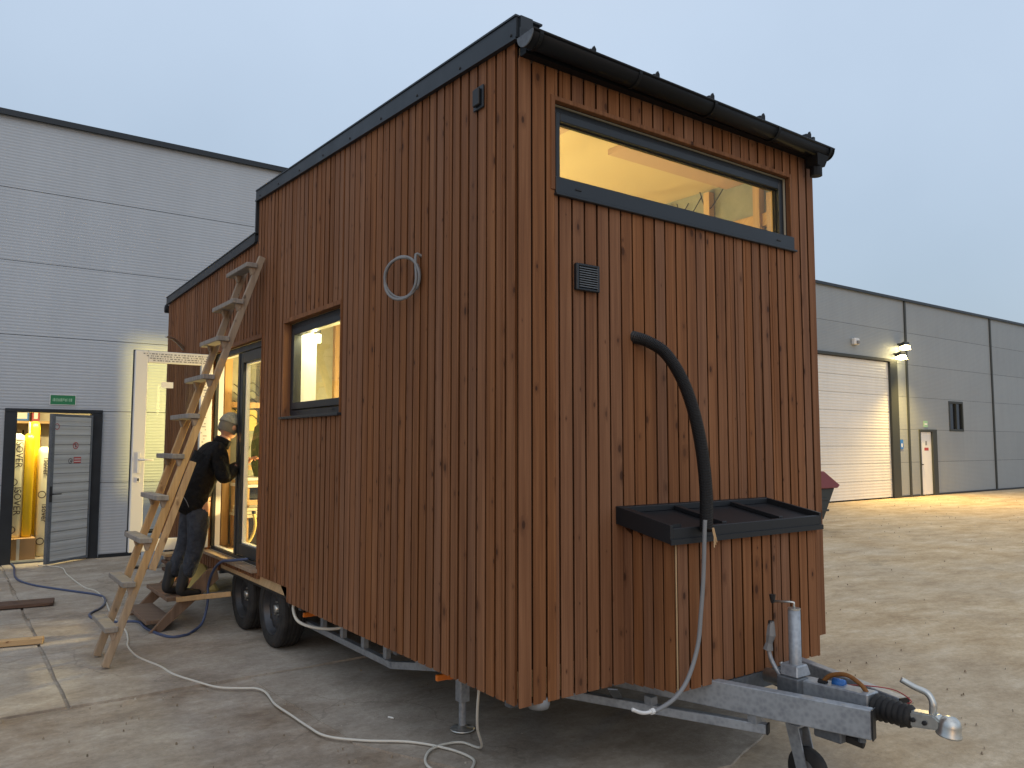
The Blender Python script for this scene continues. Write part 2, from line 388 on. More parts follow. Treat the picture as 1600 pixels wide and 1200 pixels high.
# ------------------------------------------------------------------ ground
def ground():
    xs = [-400,-150,-60,-25,-12]; x = -8
    while x < 12: xs.append(x); x += .16
    while x < 40: xs.append(x); x += .8
    xs += [50, 80, 150, 400]
    ys = [-400,-120,-40,-15,-8]; y = -5
    while y < 11: ys.append(y); y += .16
    ys += [13, 20, 50, 150, 400]
    v = []
    for y in ys:
        for x in xs:
            h = noise.fractal(Vector((x*.35, y*.35, 1)), 1, 2, 3)*.012+noise.noise(Vector((x*2.1, y*2.1, 4)))*.005
            d = max(0, min(1, (x-2.2)/3.0))
            h *= (.5+1.3*d)
            if y > 9.9 or abs(x) > 45 or abs(y) > 45: h = 0
            v.append((x, y, -.012+h*.8 if h else -.012))
    n = len(xs); f = [(j*n+i, j*n+i+1, (j+1)*n+i+1, (j+1)*n+i) for j in range(len(ys)-1) for i in range(n-1)]
    mb = MB(); mb.add(v, f); o = mb.build('ground', 'ground', None, (0,0,0), smooth=True, recalc=False)
    return struct(o)
ground()
def slab(x0, x1, y0, y1, skip=None):
    """one cast slab with a slightly ragged rim, its top about 14 mm above the dirt"""
    rng = random.Random(int((x0*31+y0*17)*100))
    pts = []
    def edge(a, b):
        L = (Vector(b)-Vector(a)).length; k = max(3, int(L/.35))
        for i in range(k):
            t = i/k; p = Vector(a).lerp(Vector(b), t); pts.append((p.x+rng.uniform(-.012, .012), p.y+rng.uniform(-.012, .012)))
    c = skip or [(x0,y0),(x1,y0),(x1,y1),(x0,y1)]
    for i in range(len(c)): edge(c[i], c[(i+1) % len(c)])
    z = .004+rng.uniform(-.002, .002) if not skip else -.002
    mb = MB(); mb.prism([(p[0], p[1], -.06) for p in pts], (0, 0, .06+z))
    return struct(mb.build('concrete_slab', 'slab', None, bevel=0))
g_ = .022
for (a, b) in ((-7.6, -4.6), (-4.58, -1.50)):
    for (c, d) in ((2.90, 5.85), (5.87, 8.85), (8.87, 10.24)):
        slab(a, b, c, d)
for (a, b) in ((-1.47, 1.6), (1.62, 4.7)):
    for (c, d) in ((2.88, 6.02), (6.04, 8.90), (8.92, 10.24)):
        slab(a, b, c, d)
slab(0, 0, 0, 0, [(-.33, 2.85), (-.27, 1.9), (-.24, 1.25), (.12, .42), (.62, -.10), (1.25, -.22), (1.9, .02), (2.4, .6), (2.6, 2.85)])

# ------------------------------------------------------------------ warehouse
FY = 10.30
WH = thing('warehouse', 'long grey metal-clad warehouse with dark roof edge running behind the tiny house', 'warehouse', (10, FY, 0))
zs = [.0, 1.12, 2.20, 3.28, 4.36, 5.43, 6.50]
xs = [-13.0, -6.9, 5.3, 11.4, 17.5, 23.62, 29.9, 36.2, 42.5, 48.8, 55.0]
opens = [(-1.52, -.27, 0, 2.20), (18.0, 22.95, 0, 4.44), (24.28, 25.42, 0, 2.20), (26.42, 27.47, 2.17, 3.23)]
def cut(a, b, c, d, ops):
    """rectangle minus openings -> rectangles"""
    rs = [(a, b, c, d)]
    for (p, q, r, s) in ops:
        nr = []
        for (x0, x1, z0, z1) in rs:
            if p >= x1 or q <= x0 or r >= z1 or s <= z0: nr.append((x0, x1, z0, z1)); continue
            if p > x0: nr.append((x0, p, z0, z1))
            if q < x1: nr.append((q, x1, z0, z1))
            m0, m1 = max(x0, p), min(x1, q)
            if r > z0: nr.append((m0, m1, z0, r))
            if s < z1: nr.append((m0, m1, s, z1))
        rs = nr
    return rs
for i in range(len(xs)-1):
    for j in range(6):
        mb = MB(); gp = .004
        left = xs[i+1] <= 5.4
        # left of the tiny house the sheets run on without an upright cover strip
        a = xs[i]+(.0 if (left and i) else .05); b = xs[i+1]-(.0 if xs[i+1] < 5 else .05)
        if left: a += .001; b -= .001
        for (x0, x1, z0, z1) in cut(a, b, zs[j]+gp, zs[j+1]-gp, opens):
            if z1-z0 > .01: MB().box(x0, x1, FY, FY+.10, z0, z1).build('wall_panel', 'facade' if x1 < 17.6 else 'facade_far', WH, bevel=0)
mb = MB(); 
for (x0, x1, z0, z1) in cut(-13, 55, 0, 6.5, opens): mb.box(x0, x1, FY+.012, FY+.09, z0, z1)
mb.build('backing_wall', 'membrane', WH)
mb = MB(); mb.box(-13.1, 55.1, FY-.06, FY+.25, 6.49, 6.55); mb.box(-13.1, 55.1, FY-.075, FY-.06, 6.475, 6.56); mb.build('roof_coping', 'anthracite', WH)
mb = MB(); mb.box(-13.0, 55.0, FY+.10, FY+30, 6.3, 6.48); mb.box(-13, 55, FY+29.9, FY+30, 0, 6.3); mb.box(-13, -12.9, FY+.1, FY+29.9, 0, 6.3); mb.box(54.9, 55, FY+.1, FY+29.9, 0, 6.3)
mb.build('rear_shell', 'facade', WH)
mb = MB()
for (x0, x1) in ((-13, -1.55), (-.25, 17.9), (23.0, 24.2), (25.45, 55)): mb.box(x0, x1, FY-.03, FY-.001, 0, .05)
mb.build('base_flashing', 'anthracite', WH)
for x in xs[2:-1]:
    if x > 5: MB().box(x-.055, x+.055, FY-.035, FY+.0, .05, 6.46).build('joint_cover', 'dark_steel', WH, bevel=.004)
# left doorway: dark frame, leaf swung outwards
fr = MB(); fr.box(-1.52, -1.37, FY-.05, FY+.14, 0, 2.16); fr.box(-.42, -.27, FY-.05, FY+.14, 0, 2.16); fr.box(-1.52, -.27, FY-.052, FY+.14, 2.161, 2.215)
fo = fr.build('door_frame', 'anthracite', WH, bevel=.004)
MB().box(-1.37, -.42, FY-.02, FY+.2, .0, .022).build('threshold', 'galv_dark', fo)
hx, hy, fx, fyy = -.43, FY-.06, -1.01, 9.76
dv = Vector((fx-hx, fyy-hy, 0)); L = dv.length; dv.normalize(); nv = Vector((-dv.y, dv.x, 0))
if nv.y > 0: nv = -nv     # outer face turned towards the yard
DL = part_empty('door_leaf', (hx, hy, .03), WH)
def P_(s, n, z): return Vector((hx, hy, 0))+dv*s+nv*n+Vector((0, 0, z))
for k in range(15):   # pressed horizontal panels of the leaf
    z0 = .06+k*.136; mb = MB()
    mb.prism([P_(.03, 0, z0+.003), P_(L-.06, 0, z0+.003), P_(L-.06, 0, z0+.133), P_(.03, 0, z0+.133)], nv*.035)
    mb.build('door_panel', 'door_sheet', DL)
mb = MB()
for (a, b, c, d) in ((0, .03, .03, 2.13), (L-.06, L, .03, 2.13), (.03, L-.06, .03, .06), (.03, L-.06, 2.10, 2.13)):
    mb.prism([P_(a, -.004, c), P_(b, -.004, c), P_(b, -.004, d), P_(a, -.004, d)], nv*.046)
mb.prism([P_(.03, -.01, .06), P_(L-.06, -.01, .06), P_(L-.06, -.01, 2.10), P_(.03, -.01, 2.10)], nv*.009)
mb.build('leaf_frame', 'galv_dark', DL)
mb = MB(); mb.box(-.02, .02, -.006, .006, -.1, .1); me_ = mb
mb = MB(); c = P_(L-.03, .044, 1.0); mb.beam(c+Vector((0,0,-.11)), c+Vector((0,0,.11)), .035, .012, upv=nv); mb.tube([c, c+nv*.045, c+nv*.05-dv*.13], .009, 8); mb.build('handle', 'black', DL)
def ring(s, z, r, name, m='red_print', w=.012):
    mb = MB(); n = 20; vs = []; 
    for k in range(n):
        a = 2*math.pi*k/n
        for rr in (r, r-w): vs.append(P_(s+math.cos(a)*rr, .0375, z+math.sin(a)*rr))
    mb.add(vs, [(2*k, 2*((k+1) % n), 2*((k+1) % n)+1, 2*k+1) for k in range(n)])
    return mb
mb = ring(.31, 1.68, .052, ''); mb.beam(P_(.275, .038, 1.645), P_(.345, .038, 1.715), .010, .001, upv=nv); mb.build('warning_sticker', 'red_print', DL, recalc=False)
mb = MB(); mb.beam(P_(.31, .0372, 1.655), P_(.31, .0372, 1.69), .014, .001, upv=nv); mb.lathe([(0,0),(.009,0),(.009,.001),(0,.001)], P_(.31, .0372, 1.705), nv, 10); mb.build('pictogram', 'dark_print', DL, recalc=False)
mb = ring(.66, 1.95, .045, '', w=.010); mb.build('warning_sticker', 'red_print', DL, recalc=False)
mb = ring(.395, 1.46, .038, '', w=.008); mb.build('round_sticker', 'dark_print', DL, recalc=False)
mb = MB(); mb.lathe([(0,0),(.012,0),(.012,.001),(0,.001)], P_(.385, .0372, 1.455), nv, 10); mb.build('pictogram', 'dark_print', DL, recalc=False)
mb = MB(); mb.prism([P_(.20, .037, 1.425), P_(.335, .037, 1.425), P_(.335, .037, 1.515), P_(.20, .037, 1.515)], nv*.001); st_ = mb.build('red_sticker', 'red_print', DL)
mb = MB()
for z in (1.452, 1.486): mb.prism([P_(.207, .0382, z-.005), P_(.328, .0382, z-.005), P_(.328, .0382, z+.005), P_(.207, .0382, z+.005)], nv*.0008)
mb.build('printed_line', 'white', st_)
# green sign above the left doorway (lettering too small to read in the photograph: pale strokes)
mb = MB().box(-.966, -.640, FY-.012, FY-.001, 2.285, 2.425); sg = mb.build('door_sign', 'green_sign', None)
tag(sg, 'small green sign with pale lettering above the open workshop door', 'sign')
mb = MB()
for (a, b, c, d) in ((-.972, -.634, 2.279, 2.286), (-.972, -.634, 2.424, 2.431), (-.972, -.965, 2.286, 2.424), (-.641, -.634, 2.286, 2.424)): mb.box(a, b, FY-.014, FY-.002, c, d)
mb.build('border', 'white', sg)
mb = MB(); rng = random.Random(4); x = -.935
while x < -.685:
    wd = rng.choice((.006, .009, .016)); h0 = 2.332+rng.choice((0, 0, .012)); h1 = 2.372+rng.choice((0, .006))
    mb.box(x, x+wd, FY-.0135, FY-.012, h0, h1); x += wd+.006+(.012 if -.76 < x < -.745 else 0)
mb.build('lettering', 'pale_green', sg)

# garage door
GD = part_empty('garage_door', (20.4, FY, 0), WH)
for k in range(8):
    z0 = .03+k*.542
    MB().box(18.15, 22.5, FY+.02, FY+.07, z0+.004, z0+.538).build('door_section', 'garage', GD)
fr = MB(); fr.box(18.0, 18.15, FY-.02, FY+.16, 0, 4.38); fr.box(22.5, 22.95, FY-.06, FY+.16, 0, 4.38); fr.box(18.0, 22.95, FY-.062, FY+.16, 4.381, 4.47)
fr.build('door_frame', 'dark_steel', GD, bevel=.004)
MB().box(18.15, 22.5, FY+.071, FY+.09, 0, 4.4).build('door_backing', 'membrane', GD)
# small white door
fr = MB(); fr.box(24.28, 24.36, FY-.03, FY+.14, 0, 2.14); fr.box(25.10, 25.42, FY-.05, FY+.14, 0, 2.14); fr.box(24.28, 25.42, FY-.052, FY+.14, 2.141, 2.215)
fo = fr.build('door_frame', 'dark_steel', WH, bevel=.004)
dl = MB().box(24.36, 25.10, FY+.005, FY+.06, .03, 2.13).build('side_door', 'white_pvc', WH, bevel=.005)
MB().box(24.41, 24.46, FY-.04, FY+.004, 1.02, 1.05).build('handle', 'black', dl)
MB().box(24.62, 24.90, FY+.002, FY+.005, 1.50, 1.60).build('red_sticker', 'red_print', dl)
MB().box(24.70, 24.80, FY+.002, FY+.005, 1.68, 1.82).build('grey_sticker', 'cable_grey', dl)
sgn = MB().box(24.62, 24.88, FY-.012, FY-.001, 2.29, 2.50).build('door_sign', 'pale_green', None)
tag(sgn, 'tiny pale green sign above the narrow white door in the far facade', 'sign')
MB().box(24.66, 24.84, FY-.0135, FY-.012, 2.37, 2.42).build('lettering', 'white', sgn)
sgn = MB().box(22.93+.12, 22.93+.30, FY-.012, FY-.001, 1.56, 1.86).build('wall_sign', 'blue_sign', None)
tag(sgn, 'small blue sign on the wall just right of the big roller door', 'sign')
MB().box(23.11, 23.17, FY-.0135, FY-.012, 1.62, 1.74).build('pictogram', 'white', sgn)
# window
wf = MB(); 
for (a, b, c, d) in ((26.42, 26.50, 2.17, 3.23), (27.39, 27.47, 2.17, 3.23), (26.50, 27.39, 2.17, 2.25), (26.50, 27.39, 3.15, 3.23), (26.93, 26.97, 2.25, 3.15)): wf.box(a, b, FY-.02, FY+.1, c, d)
wo = wf.build('window', 'dark_steel', WH, bevel=.003)
MB().box(26.50, 27.39, FY+.04, FY+.05, 2.25, 3.15).build('pane', 'dark_glass', wo)
# two lit flood lamps and a plain unlit wall fitting
def flood(x, z, lab):
    t = thing('wall_lamp', lab, 'wall lamp', (x, FY, z), 'lit lamps beside the roller door')
    mb = MB(); mb.box(x-.03, x+.03, FY-.14, FY, z-.03, z+.02); mb.build('bracket', 'dark_steel', t)
    mb = MB(); mb.prism([(x-.15, FY-.33, z-.06), (x-.15, FY-.12, z-.12), (x-.15, FY-.10, z-.02), (x-.15, FY-.30, z+.05)], (.30, 0, 0)); mb.build('housing', 'dark_steel', t)
    mb = MB(); mb.prism([(x-.14, FY-.36, z-.20), (x-.14, FY-.15, z-.20), (x-.14, FY-.13, z-.124), (x-.14, FY-.33, z-.066)], (.28, 0, 0)); mb.build('lit_glass', 'lamp', t)
    l = bpy.data.lights.new('flood_light', 'SPOT'); l.energy = 1100; l.color = (1, .69, .21); l.shadow_soft_size = .08; l.spot_size = R(150); l.spot_blend = .5
    o = bpy.data.objects.new('flood_light', l); COL.objects.link(o); place(o, (x, FY-.45, z-.24), t); o.rotation_euler = (R(-48), 0, 0)
flood(23.12, 5.00, 'upper lit yellow flood lamp high on the facade beside the dark upright joint')
flood(22.86, 4.66, 'lower lit yellow flood lamp above the right corner of the roller door')
t = thing('alarm_box', 'small white wall fitting above the big roller door', 'wall fitting', (20.5, FY, 4.78))
MB().box(20.36, 20.64, FY-.13, FY-.001, 4.78, 4.98).build('housing', 'white_pvc', t, bevel=.02)
MB().box(20.45, 20.55, FY-.19, FY-.131, 4.80, 4.90).build('lens', 'cable_grey', t, bevel=.01)

# workshop room seen through the left doorway
rm = MB(); rm.box(-3.2, 2.0, 13.4, 13.5, 0, 3.0); rm.box(-3.3, -3.2, FY+.101, 13.5, 0, 3.0); rm.box(2.0, 2.1, FY+.101, 13.5, 0, 3.0); rm.box(-3.3, 2.1, FY+.101, 13.5, 3.0, 3.1)
rm.build('room_wall', 'cream', WH)
struct(MB().box(-3.2, 2.0, FY+.1, 13.4, -.05, .01).build('workshop_floor', 'slab', None))
l = bpy.data.lights.new('workshop_light', 'AREA'); l.energy = 130; l.shape = 'RECTANGLE'; l.size = 1.5; l.size_y = .12; l.color = (1, .83, .45)
TL = thing('ceiling_lamp', 'lit lamp hanging inside the workshop behind the open door', 'lamp', (-.9, 10.62, 2.8))
MB().box(-1.7, -.1, 10.55, 10.7, 2.93, 3.0).build('lamp_housing', 'white_pvc', TL); MB().box(-1.68, -.12, 10.56, 10.69, 2.90, 2.93).build('lamp_tube', 'lamp_tube', TL)
o = bpy.data.objects.new('workshop_light', l); COL.objects.link(o); place(o, (-.9, 10.64, 2.88), TL); o.rotation_euler = (R(14), 0, 0)
# wrapped insulation packs standing in the doorway
def pack(x0, x1, y0, y1, z0, z1, lab, word, rot=0, split=.6):
    t = thing('insulation_pack', lab, 'insulation pack', ((x0+x1)/2, (y0+y1)/2, z0), 'wrapped insulation packs inside the workshop')
    xm = x0+(x1-x0)*split
    mb = MB(); n = 6; prof = []
    def rrect(a, b, c, d, r):
        out = []
        for (cx, cy, a0) in ((b-r, c+r, -90), (b-r, d-r, 0), (a+r, d-r, 90), (a+r, c+r, 180)):
            for k in range(4): an = R(a0+k*30); out.append((cx+math.cos(an)*r, cy+math.sin(an)*r))
        return out
    for (nm, mt, a, b) in (('white_wrap', 'white_wrap', x0, xm), ('yellow_wrap', 'yellow_wrap', xm, x1)):
        mb = MB(); base = rrect(a, b, y0, y1, min(.07, (b-a)*.35)); k0 = len(base); vs = []
        cx, cy = (a+b)/2, (y0+y1)/2; levels = [(z0, .96), (z0+.05, 1), (z0+(z1-z0)*.5, 1.02), (z1-.10, 1), (z1-.03, .86), (z1, .45)]
        for (z, s) in levels: vs += [(cx+(p[0]-cx)*s, cy+(p[1]-cy)*s, z) for p in base]
        fs = [tuple(range(k0))[::-1], tuple((len(levels)-1)*k0+i for i in range(k0))]
        for i in range(len(levels)-1): fs += [(i*k0+j, i*k0+(j+1) % k0, (i+1)*k0+(j+1) % k0, (i+1)*k0+j) for j in range(k0)]
        mb.add(vs, fs); mb.build(nm, mt, t, smooth=True)
    if word:
        for k, zc in enumerate((z1-.30, z1-1.0)):
            # word runs down the pack
            text_mesh('lettering', word, .13 if word.isupper() else .11, 'dark_print', t, (x0+(xm-x0)*.62, y0-.008, zc), (0, 0, -1), (1, 0, 0))
            mb = MB(); c = Vector((x0+(xm-x0)*.35, y0-.010, zc-.42)); nn = 16; vs = []
            for q in range(nn):
                a = 2*math.pi*q/nn
                for rr in (.055, .043): vs.append(c+Vector((math.cos(a)*rr, 0, math.sin(a)*rr)))
            mb.add(vs, [(2*q, 2*((q+1) % nn), 2*((q+1) % nn)+1, 2*q+1) for q in range(nn)]); mb.build('printed_ring', 'dark_print', t, recalc=False)
    return t
pack(-1.42, -1.09, 10.75, 11.15, .32, 1.86, 'tall white and yellow wrapped insulation pack, left of the two, resting on a cardboard box', 'ISOVER', split=.62)
pack(-1.14, -.99, 11.2, 11.45, .25, 2.05, 'narrow plain yellow rolled pack rising behind the left insulation pack', None, split=.1)
pack(-1.02, -.72, 10.85, 11.2, .02, 1.66, 'white and yellow wrapped insulation pack, right of the two, standing beside the door leaf', 'isover', split=.5)
cb = MB().box(-1.48, -1.04, 10.62, 11.18, .011, .318).build('cardboard_box', 'card', None, bevel=.004)
tag(cb, 'brown cardboard box on the workshop floor under an insulation pack', 'box')
MB().box(-1.28, -1.24, 10.617, 10.6195, .011, .316).build('tape', 'cable_white', cb)
t = thing('wall_shelf', 'pine shelf high on the workshop rear wall', 'shelf', (-1.2, 13.0, 1.9))
MB().box(-1.9, -.3, 12.8, 13.4, 2.06, 2.10).build('board', 'pine_x', t)
for k in range(4): MB().box(-1.8+k*.45, -1.76+k*.45, 12.9, 13.39, 1.86, 2.06).build('bracket', 'pine_x', t)
sh = [('picture_box', 'dark framed blue box on the workshop shelf', 'box', -1.50, -1.02, 2.55, 'blue_sign'), ('paper_box', 'pale paper box at the left end of the workshop shelf', 'box', -1.95, -1.62, 2.30, 'cream'), ('red_tin', 'red tin at the right end of the workshop shelf', 'tin', -.98, -.86, 2.40, 'red_print')]
for (n_, lb, ct, a, b, z, mt) in sh:
    o = tag(MB().box(a, b, 12.95, 13.2, 2.101, z).build(n_, mt, None, bevel=.01), lb, ct)
    MB().box(a+.03, b-.03, 12.943, 12.9495, 2.14, 2.14+(z-2.14)*.45).build('print', 'white' if mt != 'cream' else 'dark_print', o)
rng = random.Random(12)
ORD = ('first', 'second', 'third', 'fourth', 'fifth', 'sixth', 'seventh', 'eighth', 'ninth')
for k in range(9):
    x = -1.85+k*.13; h = rng.uniform(.22, .42); mt = rng.choice(['orange', 'timber', 'dark_steel', 'red_print', 'timber'])
    t = thing('hanging_tool', ORD[k]+' tool from the left in the row hanging under the workshop shelf', 'tool', (x, 13.36, 1.95-h), 'hand tools hung on the workshop wall')
    MB().tube([(x, 13.36, 1.95), (x+.01, 13.34, 1.95-h)], .014, 8).build('shaft', mt, t)
    MB().box(x-.04, x+.05, 13.32, 13.39, 1.95-h-.06, 1.95-h).build('tool_head', rng.choice(['dark_steel', 'orange', 'galv']), t, bevel=.008)
for k, (x, z, mt, lb) in enumerate(((-1.15, 1.45, 'orange', 'orange coiled lead on the workshop wall, left of two'), (-.75, 1.35, 'timber', 'tan coiled strap on the workshop wall, right of two'))):
    mb = MB(); 
    for q in range(3): mb.tube([(x+math.cos(a*.35)*(.12-.012*q), 13.33-.02*q, z+math.sin(a*.35)*(.14-.01*q)) for a in range(19)], .012, 6)
    tag(mb.build('coiled_lead', mt, None, smooth=True), lb, 'cable coil')
cb = MB().box(-.95, -.3, 12.2, 12.9, .011, .75).build('dark_crate', 'dark_steel', None, bevel=.01)
tag(cb, 'dark crate deep inside the workshop behind the packs', 'crate'); MB().box(-.93, -.32, 12.18, 12.199, .3, .36).build('slat', 'pine_x', cb)

# ------------------------------------------------------------------ tiny house on its trailer
HS = thing('tiny_house', 'two-level tiny house clad in brown timber boards on a twin-axle trailer', 'tiny house', (1.25, 3.5, 0))
W_, LY, YS = 2.5, 7.40, 3.96
def ztop(y): return 3.712+.049*y if y < YS else 3.534-.0203*(y-3.93)
PT = .085; TH = .027
rng = random.Random(3)
WIN = (2.09, 3.24, 1.905, 2.70); DOOR = (3.77, 5.40, .635, 2.65); ARCH = (3.05, 4.92, 0, .585); FW = (.232, 2.23, 2.97, 3.46)
BX = (.68, 1.88, .47, 1.30)
def place_planks(fn, a0, a1, zb, zt, ops, off=0.0, pitch=PT, mat_='siding', par=None, gap=.0062):
    """fn(a, b, z0a, z1a, z1b, depth) builds one board; openings cut both ways"""
    n = round((a1-a0)/pitch); pt = (a1-a0)/n
    for i in range(n):
        a = a0+i*pt; b = a+pt
        cuts = sorted({a, b} | {e for o in ops for e in o[:2] if a+.012 < e < b-.012})
        dz = rng.uniform(-.0012, .0012); tl = rng.uniform(-.0014, .0014)
        for p, q in zip(cuts, cuts[1:]):
            mid = (p+q)/2; z0 = zb; segs = [[z0, None]]
            for o in ops:
                if o[0] <= mid <= o[1]:
                    ns = []
                    for s in segs:
                        hi = s[1] if s[1] is not None else 99
                        if o[3] <= s[0] or o[2] >= hi: ns.append(s); continue
                        if o[2] > s[0]: ns.append([s[0], o[2]])
                        if o[3] < hi: ns.append([o[3], s[1]])
                    segs = ns
            for s in segs:
                if s[1] is not None and s[1]-s[0] < .01: continue
                fn(p+(gap if p == a else .0), q-(gap if q == b else .0), s[0], s[1] if s[1] is not None else zt(p), s[1] if s[1] is not None else zt(q), dz, tl)
def plank_mesh(u0, u1, z0, z1a, z1b, dz, tl, axis, base, sgn, par, mt='siding', ofs=None):
    """board with eased edges and on some a shallow middle groove; axis: direction of width; sgn: outward normal along the other axis"""
    c = .0035; w = u1-u0
    ins = .013 if w > .05 else .0
    prof = [(ins, -TH), (ins, -.0036), (0, -.0024), (0, -.0012), (.0022, 0)]
    if rng.random() < .14 and w > .06:
        gx = w*rng.choice((.28, .72, .5)); prof += [(gx-.004, 0), (gx-.001, -.006), (gx+.001, -.006), (gx+.004, 0)]
    prof += [(w-.0022, 0), (w, -.0012), (w, -.0024), (w-ins, -.0036), (w-ins, -TH)]
    vs = []; n = len(prof)
    for zt_ in (0, 1):
        for (u, d) in prof:
            z = z0 if not zt_ else z1a+(z1b-z1a)*(u/w)
            dd = d+dz+tl*(u/w-.5)*2 if d > -.02 else d
            if axis == 'y': vs.append((base+sgn*dd, u0+u, z))
            else: vs.append((u0+u, base+sgn*dd, z))
    fs = [tuple(range(n)), tuple(range(n, 2*n))]+[(i, (i+1) % n, n+(i+1) % n, n+i) for i in range(n)]
    mb = MB(); mb.add(vs, fs)
    return mb.build('plank', mt, par)
# left long side (X = 0)
place_planks(lambda a, b, z0, z1, z2, dz, tl: plank_mesh(a, b, z0, z1, z2, dz, tl, 'y', 0.0, -1, HS), .022, YS, .473, ztop, [WIN, (3.77, YS, .603, 2.65), (3.05, 3.77, 0, .585), (3.77, YS, 0, .55)], gap=.0078)
place_planks(lambda a, b, z0, z1, z2, dz, tl: plank_mesh(a, b, z0, z1, z2, dz, tl, 'y', 0.0, -1, HS), YS, LY, .473, ztop, [(YS, 5.40, .603, 2.65), (YS, 4.92, 0, .55)], gap=.0088)
# front (Y = 0)
place_planks(lambda a, b, z0, z1, z2, dz, tl: plank_mesh(a, b, z0, z1, z2, dz, tl, 'x', 0.0, -1, HS), 0.0, W_, .47, lambda x: 3.63, [FW, (BX[0], BX[1], 0, 1.28)])
# membrane, inner lining
def zt_in(y): return ztop(y)-.02
def side_wall(x0, x1, name, mt, ops, zt=zt_in, zb=.60):
    mb = MB()
    ys = sorted({.04, YS-.001, YS, LY-.03} | {e for o in ops for e in o[:2]})
    for p, q in zip(ys, ys[1:]):
        if q-p < .002: continue
        mid = (p+q)/2; segs = [[zb, None]]
        for o in ops:
            if o[0] <= mid <= o[1]: segs = [[zb, o[2]], [o[3], None]] if o[2] > zb else [[o[3], None]]
        for s in segs:
            za = zt(p+.0005) if s[1] is None else s[1]; zc = zt(q-.0005) if s[1] is None else s[1]
            mb.prism([(x0, p, s[0]), (x0, q, s[0]), (x0, q, zc), (x0, p, za)], (x1-x0, 0, 0))
    return mb.build(name, mt, HS)
side_wall(.031, .0365, 'membrane', 'membrane', [WIN, DOOR], zb=.50)
side_wall(.037, .13, 'inner_wall', 'cream', [WIN, DOOR])
mb = MB()
for (x0, x1, z0, z1) in cut(.03, W_-.03, .50, 3.63, [FW]): mb.box(x0, x1, .031, .0365, z0, z1)
mb.build('membrane', 'membrane', HS)
mb = MB()
for (x0, x1, z0, z1) in cut(.132, W_-.132, .60, 3.69, [FW]): mb.box(x0, x1, .037, .13, z0, z1)
mb.build('inner_wall', 'cream', HS)
# right side and rear: same boards on the outside
def right_planks():
    n = 86; pt = LY/n
    for i in range(n):
        a, b = i*pt+.003, (i+1)*pt-.003; z1 = ztop(a)
        MB().box(W_-.021, W_, max(a, .022), b, .473 if not 3.05 < a < 4.9 else .585, z1).build('plank', 'siding', HS)
right_planks()
RW = (.92, 2.05, 1.84, 2.585)
for i in range(29):
    pt = (W_-.05)/29; a = .025+i*pt
    for (x0, x1, z0, z1) in cut(a+.003, a+pt-.003, .473, 3.45, [RW]):
        if x1-x0 > .01 and z1-z0 > .01: MB().box(x0, x1, LY-.021, LY, z0, z1).build('plank', 'siding', HS)
mb = MB()
for (x0, x1, z0, z1) in cut(.132, W_-.132, .60, 3.44, [RW]): mb.box(x0, x1, LY-.12, LY-.022, z0, z1)
mb.build('rear_wall', 'cream', HS)
MB().box(W_-.13, W_-.0225, .0345, YS, .6, 3.70).box(W_-.13, W_-.0225, YS, LY-.03, .6, 3.42).build('inner_wall', 'gypsum', HS)
# floor
MB().box(.03, W_-.03, .03, LY-.03, .50, .625).build('floor', 'pine_x', HS)
MB().box(.05, W_-.05, .03, LY-.03, .47, .499).build('underfloor', 'black', HS)
# step wall, roofs, fascias
MB().box(.0, W_, YS-.012, YS+.006, 3.50, 3.90).build('step_wall', 'anthracite', HS)
MB().box(.132, W_-.132, YS-.11, YS-.013, 3.36, 3.72).build('header_wall', 'cream', HS)
mb = MB(); mb.prism([(-.01, -.03, 3.71), (-.01, YS+.02, ztop(YS-.01)+.0), (-.01, YS+.02, ztop(YS-.01)+.05), (-.01, -.03, 3.76)], (W_+.02, 0, 0)); mb.build('roof', 'anthracite', HS)
mb = MB(); mb.prism([(-.01, YS+.007, ztop(YS+.1)), (-.01, LY+.05, ztop(LY)), (-.01, LY+.05, ztop(LY)+.05), (-.01, YS+.007, ztop(YS+.1)+.05)], (W_+.02, 0, 0)); lr = mb.build('roof', 'anthracite', HS)
# inner ceiling
mb = MB(); mb.prism([(.13, .04, 3.60), (.13, YS-.115, 3.66), (.13, YS-.115, 3.69), (.13, .04, 3.63)], (W_-.26, 0, 0)); mb.build('ceiling_board', 'ceiling', HS)
mb = MB(); mb.prism([(.13, YS-.10, 3.38), (.13, LY-.13, 3.33), (.13, LY-.13, 3.36), (.13, YS-.10, 3.41)], (W_-.26, 0, 0)); mb.build('ceiling_board', 'ceiling', HS)
def fascia(y0, y1, za0, za1, h0, h1, name='fascia', x=-.022, th=.022):
    mb = MB()
    # sheet face, folded drip edge below, cap on top
    mb.prism([(x, y0, za0), (x, y1, za1), (x, y1, za1+h1), (x, y0, za0+h0)], (th, 0, 0))
    mb.prism([(x-.007, y0, za0-.006), (x-.007, y1, za1-.006), (x-.007, y1, za1+.008), (x-.007, y0, za0+.008)], (th+.006, 0, 0))
    mb.prism([(x-.006, y0-.004, za0+h0), (x-.006, y1, za1+h1), (x-.006, y1, za1+h1+.010), (x-.006, y0-.004, za0+h0+.010)], (.17, 0, 0))
    return mb.build(name, 'anthracite', HS)
f1 = fascia(-.012, YS+.022, ztop(-.012)-.006, ztop(YS-.01)-.006, .112, .090)
f2 = fascia(YS+.024, LY+.03, ztop(YS+.1)-.012, ztop(LY)-.012, .085, .082)
MB().box(-.024, .0, YS-.004, YS+.022, 3.60, 3.90).build('corner_trim', 'anthracite', HS)
for k in range(9):
    y = .03+k*.48; z = ztop(y)+.022
    MB().lathe([(0, 0), (.009, 0), (.007, .005), (0, .006)], (-.0222, y, z), (-1, 0, 0), 8).build('screw', 'black', f1)
